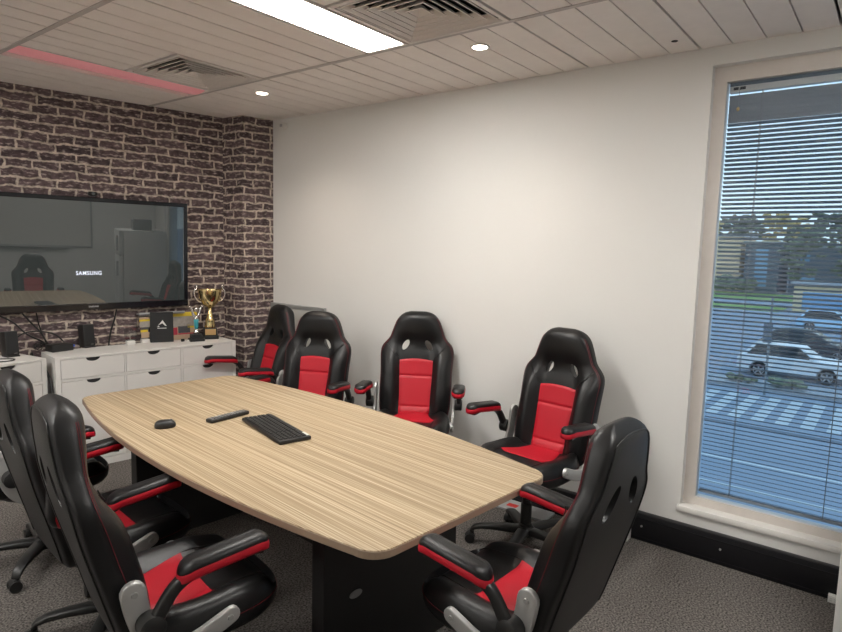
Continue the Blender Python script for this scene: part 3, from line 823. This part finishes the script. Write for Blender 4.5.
wc = thing('webcam', 'small black webcam sitting on top of the television', 'webcam', (x, y, 1.938), TH)
bm = BM(); rbox(bm, (-.032,-.022,.004), (.032,.022,.034), .012, 3); obj('body', bm, 'plastic', wc, angle=40)
bm = BM(); add_cyl(bm, (0,-.026,.019), (0,-.020,.019), .011, n=16); obj('lens', bm, 'screen', wc)
bm = BM(); rbox(bm, (-.020,-.018,0), (.020,.030,.006), .002); obj('clip', bm, 'plastic', wc)
x, y = tx(1.02, .045)
sb = thing('glare_strip', 'narrow grey strip added for a glare shelf on the brick wall just under the television', 'streak', (x, y, 1.035), TH)  # solid strip modelled in place of a dim glare streak
bm = BM(); rbox(bm, (-.19,-.035,0), (.17,.035,.012), .003); obj('board', bm, 'grey', sb, angle=40)
bm = BM(); rbox(bm, (-.19,-.040,.010), (.17,-.034,.022), .002); obj('strip_edge', bm, 'alu', sb, angle=40)

# cables below the television
def cable(label, pts, r=.004, name='cable'):
    r *= 1.5; bm = BM(); add_tube(bm, catmull(pts, 8), r, n=7); return tag(obj(name, bm, 'cable', smooth=True), label, 'cable')
def onw(a, z, off=.012): p = tx(a, off); return (p[0], p[1], z)
cable('black cable sweeping from the left end of the television down to the cabinets', [onw(-.09,1.088,.03), onw(.0,1.03,.03), onw(.08,.94,.04), onw(.17,.88,.06), onw(.21,.82,.08)])
cable('black cable hanging from under the television to the gap between the cabinets', [onw(.06,1.088,.03), onw(.11,1.02,.02), onw(.17,.94,.03), onw(.20,.86,.05), onw(.23,.79,.07), onw(.25,.70,.06)])
cable('thin black cable hanging straight down beside the gap between the cabinets', [onw(.145,1.088,.03), onw(.16,1.0,.02), onw(.19,.90,.02), onw(.225,.83,.04), onw(.245,.76,.04)], .003)
cable('black cable arching from the left loudspeaker to the small black box', [onw(-.02,.90,.09), onw(.05,.955,.10), onw(.14,.965,.11), onw(.24,.935,.11), onw(.30,.872,.10)], .0035)
cable('black cable hanging from the television down behind the right loudspeaker', [onw(.68,1.088,.03), onw(.665,1.0,.015), onw(.64,.92,.014), onw(.625,.84,.014), onw(.62,.80,.014)], .004)
cable('black cable drooping down the gap between the two white cabinets', [(1.70,4.86,.800), (1.672,4.75,.79), (1.680,4.60,.74), (1.685,4.515,.64), (1.687,4.49,.52), (1.687,4.49,.30), (1.69,4.52,.004)], .005)
cable('loose black cable lying on top of the left white cabinet', [(1.28,4.62,CT+.003), (1.38,4.56,CT+.003), (1.47,4.55,CT+.003), (1.50,4.60,CT+.003), (1.44,4.66,CT+.003), (1.33,4.66,CT+.003)], .0025)
bm = BM()
random.seed(5)
for k in range(4):
    c = Vector((1.735, 4.835, CT+.028+.006*k)); pts = []
    for i in range(15): a = 2*PI*i/14+k; pts.append(c + Vector((math.cos(a)*(.022+.004*k), math.sin(a)*.020, .018*math.sin(a*1+k))))
    add_tube(bm, pts, .003, n=6)
tag(obj('cable_tangle', bm, 'cable', smooth=True), 'tangle of black cables on the cabinet corner beside the small black box', 'cable')

# things on the cabinets
def speaker(label, x, y, rz):
    t = thing('loudspeaker', label, 'speaker', (x, y, CT), rz, 'small black desktop loudspeakers')
    bm = BM()
    tilt = Matrix.Shear('XZ', 4, (0, 0)) if False else Matrix.Rotation(math.radians(-6), 4, 'X')
    rbox(bm, (-.042,-.040,.004), (.042,.042,.172), .008, 2, mtx=Matrix.Translation((0,.004,.0)) @ tilt)
    obj('cabinet', bm, 'plastic', t, angle=40)
    bm = BM(); rbox(bm, (-.036,-.0435,.030), (.036,-.0395,.166), .002, mtx=Matrix.Translation((0,.004,.0)) @ tilt); obj('grille', bm, 'blackbox', t)
    bm = BM(); rbox(bm, (-.040,-.042,0), (.040,.036,.010), .002); obj('foot', bm, 'plastic', t)
    bm = BM(); add_box(bm, (.006,-.0435,.018), (.026,-.0415,.022), mtx=Matrix.Translation((0,.004,.0)) @ tilt); obj('badge', bm, 'grey', t)
speaker('small black loudspeaker standing on the long white cabinet under the television', 2.050, 4.779, math.radians(4))
speaker('small black loudspeaker at the left edge on the left white cabinet', 1.527, 4.735, math.radians(6))
rt = thing('network_box', 'flat black electronics box with a blue plug on the white cabinet', 'electronics', (1.842, 4.752, CT), math.radians(6))
bm = BM(); rbox(bm, (-.075,-.05,0), (.075,.05,.050), .004); obj('case', bm, 'plastic', rt, angle=40)
bm = BM(); rbox(bm, (.075,-.012,.018), (.105,.004,.034), .002); o = obj('plug', bm, 'blue', rt); o['label'] = 'blue plug'

def award(label, x, y, rz, printed):
    t = thing('award_plaque', label, 'award', (x, y, CT), rz, 'clear acrylic awards on white feet')
    bm = BM(); rbox(bm, (-.030,-.022,0), (.030,.022,.030), .003); obj('foot', bm, 'white', t)
    bm = BM()
    poly = [(-.035,.024),(.035,.024),(.052,.19),(.046,.205),(-.046,.205),(-.052,.19)] if printed else [(-.040,.024),(.040,.024),(.052,.16),(-.052,.16)]
    add_prism(bm, poly, -.005, .005, f=lambda x, z, y: (x, y, z)); obj('clear_plate', bm, 'acrylic', t)
    if printed:
        bm = BM()
        for z0, z1, a, b, mi in ((.188,.202,-.044,.044,2),(.172,.187,-.043,.043,0),(.125,.171,-.041,.041,1),(.105,.124,-.034,.030,3),(.085,.104,-.035,.020,0),(.040,.084,-.030,.032,4)):
            add_box(bm, (a,-.0062,z0), (b,-.0052,z1), mi)
        obj('printed_sheet', bm, ['yellow','printgrey','printtan','printdark','printtan'], t)
award('small clear acrylic award with a white foot left of the black box', 2.325, 4.677, math.radians(-8), False)
award('acrylic award with a red and yellow print standing left of the black box', 2.450, 4.692, math.radians(-8), True)
bx = thing('presentation_box', 'upright black presentation box with a pale peak emblem on its front', 'box', (2.560, 4.634, CT), math.radians(-25))
bm = BM(); rbox(bm, (-.086,-.020,0), (.086,.020,.242), .002, mtx=Matrix.Rotation(math.radians(-4), 4, 'X')); obj('case', bm, 'blackbox', bx)
bm = BM(); Rm = Matrix.Rotation(math.radians(-4), 4, 'X')
for poly in ([(-.034,.128),(.006,.178),(.036,.130),(.024,.132),(.004,.152),(-.020,.140)], [(-.036,.122),(-.024,.132),(-.016,.122)]):
    add_prism(bm, poly, -.0212, -.0200, f=lambda x, z, y: tuple(Rm @ Vector((x, y, z))))
add_box(bm, (-.034,-.0212,.110), (.034,-.0200,.115), mtx=Rm)
o = obj('emblem', bm, 'logo', bx); o['label'] = 'pale peak shaped emblem'
def printbox(label, x, y, rz, w, h, items):
    t = thing('picture_board', label, 'picture', (x, y, CT), rz)
    Rm = Matrix.Translation((0,0,.001)) @ Matrix.Rotation(math.radians(-6), 4, 'X')
    bm = BM(); rbox(bm, (-w/2,-.010,0), (w/2,.010,h), .002, mtx=Rm); obj('board', bm, 'printtan', t)
    for nme, key, a, b, z0, z1 in items:
        bm = BM(); add_box(bm, (a,-.0118,z0), (b,-.0095,z1), mtx=Rm); obj(nme, bm, key, t)
printbox('colourful board with a yellow top and car pictures leaning behind the trophies', 2.765, 4.655, math.radians(-10), .235, .225,
 [('yellow_band','yellow',-.116,.116,.190,.223), ('photo','printgrey',-.116,.116,.105,.189), ('red_patch','printred',-.116,-.055,.040,.100), ('car_picture','printdark',-.048,.050,.052,.110), ('yellow_patch','yellow',.030,.116,.092,.120), ('red_stripe','printred',-.05,.116,.040,.050)])
# trophies
tr = thing('gold_trophy', 'large gold trophy cup with tall silver handles on a black base', 'trophy', (2.946, 4.555, CT), math.radians(-30)); tr.scale = (1.06, 1.06, 1.04)
bm = BM(); rbox(bm, (-.062,-.062,0), (.062,.062,.028), .004); rbox(bm, (-.050,-.050,.028), (.050,.050,.088), .004); bs = obj('base', bm, 'blackbox', tr)
bm = BM(); rbox(bm, (-.040,-.054,.034), (.040,-.050,.082), .001); obj('plate', bm, 'brass', bs)
bm = BM(); add_lathe(bm, [(.040,.088),(.042,.10),(.036,.12),(.036,.15),(.026,.165),(.020,.20),(.013,.225),(.018,.235),(.014,.245)], n=28); obj('stem', bm, 'gold', tr, angle=30)
bm = BM(); add_lathe(bm, [(.012,.245),(.035,.262),(.062,.290),(.080,.325),(.088,.365),(.090,.392),(.093,.394),(.093,.398),(.086,.397),(.076,.33),(.05,.29),(.01,.265)], n=36); obj('cup', bm, 'gold', tr, angle=40)
for s in (-1, 1):
    bm = BM(); add_tube(bm, catmull([(s*.058,0,.292),(s*.090,0,.310),(s*.112,0,.345),(s*.112,0,.385),(s*.098,0,.405),(s*.095,0,.425),(s*.104,0,.436)], 6), .008, n=8); obj('handle', bm, 'chrome', tr, smooth=True)
ts = thing('silver_trophy', 'small silver trophy with two raised arms and a teal stem beside the gold cup', 'trophy', (2.788, 4.508, CT), math.radians(-20))
bm = BM(); rbox(bm, (-.058,-.048,0), (.058,.048,.022), .003); rbox(bm, (-.046,-.040,.022), (.046,.040,.058), .006); obj('base', bm, 'blackbox', ts)
bm = BM(); add_lathe(bm, [(.022,.058),(.024,.075),(.014,.09),(.012,.10)], n=20); obj('foot', bm, 'chrome', ts, smooth=True)
bm = BM(); add_lathe(bm, [(.013,.10),(.016,.12),(.018,.155),(.020,.175)], n=20); obj('stem', bm, 'teal', ts, smooth=True)
bm = BM(); add_lathe(bm, [(.016,.175),(.022,.185),(.018,.197),(.010,.205)], n=20); obj('collar', bm, 'chrome', ts, smooth=True)
for s in (-1, 1):
    bm = BM(); add_tube(bm, catmull([(s*.004,0,.195),(s*.020,0,.215),(s*.030,0,.245),(s*.040,0,.275),(s*.052,0,.290)], 6), [.014-.0003*i for i in range(25)], n=10); obj('arm', bm, 'chrome', ts, smooth=True)
bm = BM(); add_lathe(bm, [(.002,.236),(.015,.246),(.019,.260),(.015,.274),(.002,.283)], n=18); obj('ball', bm, 'chrome', ts, smooth=True)
bm = BM(); rbox(bm, (-.030,-.012,0), (.030,.012,.012), .002); o = tag(obj('card_holder', bm, 'white'), 'tiny white card holder on the cabinet in front of the colourful board', 'card holder'); o.location = (2.748, 4.535, CT); o.rotation_euler = (0,0,-.3)
bm = BM(); rbox(bm, (-.012,-.010,0), (.012,.010,.022), .003); o = tag(obj('figurine', bm, 'plastic'), 'tiny black figure standing beside the white card holder', 'figurine'); o.location = (2.690, 4.550, CT)

# ------------------------------------------------------------------ things by the white wall
wb = thing('whiteboard', 'whiteboard with grey rail leaning on the white wall behind the far chairs', 'whiteboard', (WX-.020, 4.000, .0))
bm = BM(); rbox(bm, (-.012,-.335,.002), (.006,.335,1.10), .003); obj('panel', bm, 'board', wb)
bm = BM(); rbox(bm, (-.018,-.338,1.078), (.010,.338,1.112), .004); rbox(bm, (-.018,-.342,1.02), (.010,-.322,1.112), .003); rbox(bm, (-.018,.322,.0), (.010,.340,1.112), .003); obj('rail', bm, 'alu', wb)
sn = thing('wall_sensor', 'small white sensor high on the white wall by the brick pillar', 'sensor', (WX, 4.170, 2.605))
bm = BM(); rbox(bm, (-.055,-.022,-.020), (0,.022,.026), .006); obj('body', bm, 'white', sn, angle=40)
bm = BM(); rbox(bm, (-.062,-.014,-.012), (-.054,.014,.010), .003); obj('lens', bm, 'lightgrey', sn)
def outlet(label, loc, k=1):
    t = thing('power_outlet', label, 'power outlet', loc, 0, 'white power outlet boxes along the skirting duct')
    bm = BM(); rbox(bm, (-.062,-.040,0), (0,.040,.068), .004); obj('box', bm, 'white', t, angle=40)
    bm = BM()
    for (y, z) in ((-.018,.042),(.016,.042),(-.018,.022),(.016,.022)):
        add_box(bm, (-.0632,y-.006,z-.004), (-.0615,y-.003,z+.004)); add_box(bm, (-.0632,y+.003,z-.004), (-.0615,y+.006,z+.004))
    obj('sockets', bm, 'grey', t)
    t.scale = (k, k, k)
outlet('white power outlet box on the floor beside the near head chair', (WX-.047, 1.125, 0))
outlet('white power outlet box by the duct at the bottom right edge', (WX-.047, .118, .002), .5)
fp = thing('document_folder', 'flat grey folder with a red tag lying on the carpet by the wall', 'folder', (3.322, 1.745, 0))
bm = BM(); rbox(bm, (-.075,-.19,0), (.072,.19,.012), .002); obj('cover', bm, 'lightgrey', fp)
bm = BM(); add_box(bm, (-.030,.03,.0122), (.015,.10,.0132)); o = obj('tag', bm, 'redtag', fp); o['label'] = 'red tag'
fr = thing('fridge', 'white upright fridge at the right edge in front of the window', 'fridge', (2.70, .085, 0))
bm = BM(); rbox(bm, (.065,-.58,.02), (.64,0,1.495), .006); obj('body', bm, 'fridge', fr, angle=40)
for z0, z1 in ((.05,1.125),(1.135,1.492)):
    bm = BM(); rbox(bm, (0,-.58,z0), (.06,0,z1), .010, 3); d = obj('door', bm, 'fridge', fr, angle=40)
    bm = BM(); zc = z1-.30 if z0 < 1 else z0+.06; rbox(bm, (-.03,-.06,zc), (.002,-.035,zc+.22), .006); obj('handle', bm, 'lightgrey', d)
bm = BM()
for a in ((.08,-.55),(.08,-.05),(.60,-.55),(.60,-.05)): add_cyl(bm, (*a,0), (*a,.025), .02, n=12)
obj('feet', bm, 'plastic', fr)
bm = BM(); rbox(bm, (-.13,-.11,0), (.13,.11,.16), .01); o = tag(obj('storage_box', bm, 'grey', angle=40), 'dark grey box on top of the white fridge', 'box'); o.location = (3.03, -.13, 1.495)
rw = thing('wall_whiteboard', 'large whiteboard on the rear wall, mirrored in the television screen', 'whiteboard', (1.20, YR, 1.12))
bm = BM(); rbox(bm, (-1.25,0,0), (1.25,.018,1.0), .003); obj('panel', bm, 'board', rw)
bm = BM()
rbox(bm, (-1.27,0,-.02), (1.27,.03,.008), .003); rbox(bm, (-1.27,0,.995), (1.27,.025,1.02), .003); rbox(bm, (-1.27,0,-.02), (-1.245,.025,1.02), .003); rbox(bm, (1.245,0,-.02), (1.27,.025,1.02), .003)
obj('frame', bm, 'alu', rw); bm = BM(); rbox(bm, (-.9,.02,-.03), (.9,.085,-.018), .003); obj('pen_tray', bm, 'alu', rw)

# ------------------------------------------------------------------ outside the window
GZ = -3.9
bm = BM(); add_box(bm, (WX+.6, -140, GZ-.3), (260, 200, GZ)); struct('road', bm, 'asphalt')
for i in range(14):
    y = 7.0-.72*i; bm = BM(); add_box(bm, (22.9, y-.19, GZ), (27.2, y+.19, GZ+.006)); o = obj('crosswalk_stripe', bm, 'paint'); tag(o, 'white stripe of the pedestrian crossing outside the window', 'road marking', 'crossing stripes on the road', 'structure')
for k, (x0, x1, key) in enumerate(((15.75, 15.88, 'paint'), (17.85, 17.98, 'paint'), (21.6, 22.0, 'darkwall'))):
    bm = BM(); add_box(bm, (x0, -25, GZ), (x1, 40, GZ+.008)); o = struct('road_line_%d' % (k+1), bm, key)
bm = BM(); add_box(bm, (28.2, -25, GZ), (30.3, 40, GZ+.12)); struct('kerb_strip', bm, 'roofgrey')
bm = BM(); add_box(bm, (69, 9.2, GZ), (78, 90, GZ+.05)); add_box(bm, (84, -80, GZ), (100, 90, GZ+.05)); tag(obj('grass', bm, 'grass'), 'strip of green grass across the far side of the street', 'grass', kind='stuff')

def car(label, loc, key, L=4.4, H=1.58, W=1.8, wb=2.63, hatch=True):
    """nose towards -Y; origin on the ground under the middle"""
    t = thing('car', label, 'car', loc, 0, 'cars parked across the street')
    rw_ = .335
    h = H
    low = [(-L/2+.02,.42),(-L/2,.60),(-L/2+.08,.78),(-L/2+.35,.90),(-L*.22,.99),(L*.30,1.02),(L/2-.10,.98),(L/2,.80),(L/2,.45),(L/2-.05,.28),(-L/2+.10,.26)]
    ylow = []
    def section(sc, xs): return [(xs, y, z) for y, z in low]
    bm = BM()
    rings = []
    for x, s in ((-W/2,.975),(-W/2+.04,.995),(0,1.0),(W/2-.04,.995),(W/2,.975)):
        rings.append([(x, y*s, .62+(z-.62)*(s if abs(x) < W/2 else .93)) for y, z in low])
    add_rings(bm, rings)
    cut = BM()
    for yy in (-wb/2, wb/2):
        for sx in (-1, 1): add_cyl(cut, (sx*(W/2-.22), yy, rw_), (sx*(W/2+.1), yy, rw_), rw_+.055, n=24)
    body = obj('body', boolean_cut(bm, cut, None), key, t, angle=30)
    cab = [(-L*.22,.97),(-L*.075,h-.10),(-.02,h-.01),(L*.22,h),(L*.36,h-.08),(L*.455,.99)] if hatch else [(-L*.18,.97),(-L*.03,h-.06),(.15,h),(L*.18,h-.02),(L*.38,1.0)]
    bm = BM(); rings = []
    for x, s in ((-W/2+.03,0),(-W/2+.17,1),(W/2-.17,1),(W/2-.03,0)):
        if s: rings.append([(x, y, z) for y, z in cab])
        else: rings.append([(x, y*(1.0), .985+(z-.985)*.0+(.0)) if False else (x, y, .97) for y, z in cab])
    add_rings(bm, rings); obj('cabin', bm, key, t, angle=30)
    cy = sum(y for y, z in cab)/len(cab)
    for sx in (-1, 1):
        bm = BM(); pts = []
        for y, z in cab:
            zz = 1.02+(min(z, h-.06)-.97)*.90 if z > 1.05 else 1.02; yy = cy+(y-cy)*.86
            tt = (zz-.97)/(h-.97); xx = sx*((W/2-.03)-.14*tt*1.0+.008)
            pts.append((xx, yy, zz))
        add_rings(bm, [pts, [(x-sx*.03, y, z) for x, y, z in pts]]); obj('side_window', bm, 'carglass', t)
        for yy in (-wb/2, wb/2):
            bm = BM(); add_cyl(bm, (sx*(W/2-.20), yy, rw_), (sx*(W/2-.01), yy, rw_), rw_, n=26); w = obj('wheel', bm, 'tyre', t, angle=40)
            bm = BM(); add_cyl(bm, (sx*(W/2-.012), yy, rw_), (sx*(W/2+.002), yy, rw_), .07, n=14)
            for q in range(5):
                a = 2*PI*q/5+.3; d = Vector((0, math.cos(a), math.sin(a))); e = Vector((0, -d.z, d.y)); c = Vector((sx*(W/2-.008), yy, rw_))
                add_rings(bm, [[c+d*.05+e*.035, c+d*.05-e*.035, c+d*.22-e*.03, c+d*.22+e*.03], [p+Vector((sx*.01,0,0)) for p in (c+d*.05+e*.035, c+d*.05-e*.035, c+d*.22-e*.03, c+d*.22+e*.03)]])
            NR = 26; add_rings(bm, [[(sx*(W/2+xo), yy+r*math.cos(2*PI*i/NR), rw_+r*math.sin(2*PI*i/NR)) for i in range(NR)] for r, xo in ((.235,-.006),(.235,.004),(.205,.004),(.205,-.006))], caps=False)
            obj('rim', bm, 'rim', w)
        bm = BM(); rbox(bm, (sx*(W/2-.10)-.06, L/2-.22, .78), (sx*(W/2-.10)+.10*sx*0+.06, L/2-.02, .93), .02); obj('tail_lamp', bm, 'taillight', t)
        bm = BM(); rbox(bm, (sx*(W/2+.06)-.08, -L*.17, 1.00), (sx*(W/2+.06)+.08, -L*.14, 1.12), .02); obj('mirror', bm, key, t)
    return t
car('white car parked across the street, nearest of the cars beyond the crossing', (32.25, 3.45, GZ), 'carwhite', 4.5, 1.56)
car('dark car parked just behind the white car across the street', (39.0, 3.55, GZ), 'cardark', 4.7, 1.55)
car('light blue car parked farthest back across the street', (54.6, 3.75, GZ), 'carblue', 4.4, 1.62)
pl = thing('street_sign_pole', 'slim grey street pole with a small sign beyond the crossing', 'street sign', (27.4, 3.88, GZ))
bm = BM(); add_cyl(bm, (0,0,0), (0,0,3.9), .045, n=12); obj('pole', bm, 'pole', pl)
bm = BM(); rbox(bm, (-.06,-.10,2.1), (-.045,.22,2.9), .01); obj('sign_plate', bm, 'darkwall', pl)
bm = BM(); rbox(bm, (-.06,-.62,3.0), (-.045,-.05,3.14), .01); obj('name_plate', bm, 'paint', pl)
def blob(bm, c, r, sq=1, sub=2, seed=0, amp=.35):
    rnd = random.Random(seed); t = BM(); bmesh.ops.create_icosphere(t, subdivisions=sub, radius=1)
    for v in t.verts:
        k = 1 + amp*(rnd.random()-.5); v.co = Vector(c) + Vector((v.co.x*r*k, v.co.y*r*k, v.co.z*r*sq*k))
    merge(bm, t)
def bush(label, loc, r):
    t = thing('bush', label, 'bush', loc, 0, 'low bushes on the kerb strip'); bm = BM()
    for i in range(7): blob(bm, (random.uniform(-.3,.3)*r, random.uniform(-1,1)*r, r*.28+random.uniform(0,.12)*r), r*random.uniform(.28,.45), .7, 2, i)
    obj('foliage', bm, 'leaf', t); bm = BM(); add_cyl(bm, (0,0,-.02), (0,0,.25), .04, n=8); obj('stem', bm, 'bark', t)
random.seed(11)
bush('low green bush on the kerb strip behind the rear wheel of the white car', (28.9, 5.0, GZ+.12), .52)
bush('low green bush on the kerb strip in front of the white car doors', (28.75, 3.1, GZ+.12), .68)
def tree(label, x, y, h, r, key, seed):
    t = thing('tree', label, 'tree', (x, y, GZ+(.05 if x < 100 else 0)), 0, 'trees beyond the street'); rnd = random.Random(seed)
    bm = BM(); add_tube(bm, [(0,0,0), (.1,.05,h*.3), (0,.1,h*.6)], [.22,.17,.10], n=10); add_tube(bm, [(.05,0,h*.35), (.4,.7,h*.6)], [.10,.05], n=7); add_tube(bm, [(.05,0,h*.4), (-.3,-.9,h*.65)], [.10,.05], n=7); obj('trunk', bm, 'bark', t)
    bm = BM()
    for i in range(46):
        a = rnd.random()*2*PI; q = rnd.random()**.5; zz = rnd.uniform(-1, 1)
        rr = r*q*math.sqrt(max(0, 1-zz*zz*.8)); blob(bm, (rr*math.cos(a), rr*math.sin(a), h*.62+zz*h*.32), r*rnd.uniform(.14,.27), .75, 2, seed*50+i, .7)
    obj('crown', bm, key, t)
TR = [(126,30,13.0,3.3,'leaf2'),(127,23.2,13.6,3.3,'leaf'),(126,16.4,13.8,3.3,'leaf2'),(127,9.6,13.4,3.3,'leaf'),(126,2.8,13.2,3.3,'leaf2'),(137,27.5,14.0,2.9,'leaf'),(137,20.5,14.6,2.9,'leaf2'),(137,13.4,14.6,2.9,'leaf'),(137,6.2,14.4,2.9,'leaf2'),(94,10.6,9.8,2.5,'leaf'),(93,5.0,10.2,2.6,'leaf'),(92,-.8,10.4,2.7,'leaf2'),(91,-7,10,2.8,'leaf')]
TL = ['autumn toned tree farthest left behind the tan building','dark green tree behind the right end of the tan building','autumn toned tree behind the blue glazed building','dark green tree behind the slate building with panels','autumn toned tree in the back row toward the right','dark green tree showing in the gap over the left of the tan building','autumn toned tree showing in the gap over the tan building corner','dark green tree showing in the gap over the blue glazed building','autumn toned tree showing in the gap over the slate building','dark green tree just right of the blue glazed building','dark green tree before the slate building with panels','autumn toned tree above the low yellow building','dark green tree beyond the right edge of the window']
for i, ((x, y, h, r, key), lab) in enumerate(zip(TR, TL)): tree(lab, x, y, h, r, key, i+1)
def building(label, x0, y0, x1, y1, h, key, wins, glaz='glassblue'):
    t = thing('building', label, 'building', (x0, (y0+y1)/2, GZ)); c = (y0+y1)/2
    bm = BM(); add_box(bm, (0, y0-c, 0), (x1-x0, y1-c, h)); obj('walls', bm, key, t)
    bm = BM(); add_box(bm, (-.3, y0-c-.3, h), (x1-x0+.3, y1-c+.3, h+.35)); obj('roof', bm, 'roofgrey', t)
    for (a, b, z0, z1) in wins:
        bm = BM(); add_box(bm, (-.08, a-c, z0), (.05, b-c, z1)); obj('window', bm, glaz, t)
t = thing('hedge', 'dark clipped hedge standing before the tan building', 'hedge', (98.2, 19.2, GZ+.05))
bm = BM()
for i_ in range(26): blob(bm, (random.uniform(-.5,.5), -2.6+.21*i_, random.uniform(1.0,2.0)), random.uniform(.6,.85), .9, 2, 900+i_, .5)
obj('foliage', bm, 'leaf', t); bm = BM(); add_cyl(bm, (0,0,0), (0,0,1), .06, n=8); obj('stem', bm, 'bark', t)
building('tan building across the street at the left of the view', 101, 19, 112, 34, 8.2, 'tanwall', [(26,29,4.2,5.6)], 'darkwall')
building('slate building with pale blue glazing beside the tan building', 100, 13.8, 110, 18.2, 7.2, 'darkwall', [(15.2,16.8,1.0,6.4)])
building('slate building with pale blue panels partly behind the trees', 103, 6.0, 112, 12.8, 6.8, 'darkwall', [(10.4,12.2,4.8,6.0),(9.6,12.0,1.8,2.9)])
building('low yellow building with a glazed shopfront behind the parked cars', 72, -6, 79, 8.4, 2.6, 'yellowwall', [(4.2,7.6,.2,2.0),(-4,2.4,.3,1.7)])

# ------------------------------------------------------------------ daylight
w = bpy.data.worlds.new('dusk_sky'); SC.world = w; w.use_nodes = True
nt = w.node_tree; bg = nt.nodes['Background']
tc = nt.nodes.new('ShaderNodeTexCoord'); sx = nt.nodes.new('ShaderNodeSeparateXYZ'); rp = nt.nodes.new('ShaderNodeValToRGB')
rp.color_ramp.elements[0].position = .0; rp.color_ramp.elements[0].color = (.70, .86, .93, 1)
rp.color_ramp.elements[1].position = .6; rp.color_ramp.elements[1].color = (.38, .62, .88, 1)
nt.links.new(tc.outputs['Generated'], sx.inputs[0]); nt.links.new(sx.outputs['Z'], rp.inputs['Fac']); nt.links.new(rp.outputs['Color'], bg.inputs['Color'])
bg.inputs['Strength'].default_value = 1.3

# ------------------------------------------------------------------ camera and view
FPX = 611.87; A, B_, C_ = -.908359578, .112279189, .0249690929
ca, sa, cb, sb_, cc, sc_ = math.cos(A), math.sin(A), math.cos(B_), math.sin(B_), math.cos(C_), math.sin(C_)
Rc = Matrix(((cc,-sc_,0),(sc_,cc,0),(0,0,1))) @ Matrix(((1,0,0),(0,cb,-sb_),(0,sb_,cb))) @ Matrix(((ca,0,sa),(0,1,0),(-sa,0,ca)))
tow = lambda r: Vector((r[0], r[2], -r[1]))
right, down, fwd = tow(Rc[0]), tow(Rc[1]), tow(Rc[2])
cam = bpy.data.cameras.new('camera'); cam.sensor_width = 36; cam.lens = FPX/842*36; cam.clip_start = .05; cam.clip_end = 600
co = bpy.data.objects.new('camera', cam); COL.objects.link(co)
mw = Matrix.Identity(4)
for i in range(3): mw[i][0], mw[i][1], mw[i][2] = right[i], -down[i], -fwd[i]
mw.translation = Vector((0, 0, 1.6275)); co.matrix_world = mw
SC.camera = co
vs = SC.view_settings; SC.display_settings.display_device = 'sRGB'
vs.view_transform = 'Standard'; vs.look = 'None'; vs.gamma = 1; vs.use_curve_mapping = False; vs.exposure = .08
SC.cycles.use_denoising = True
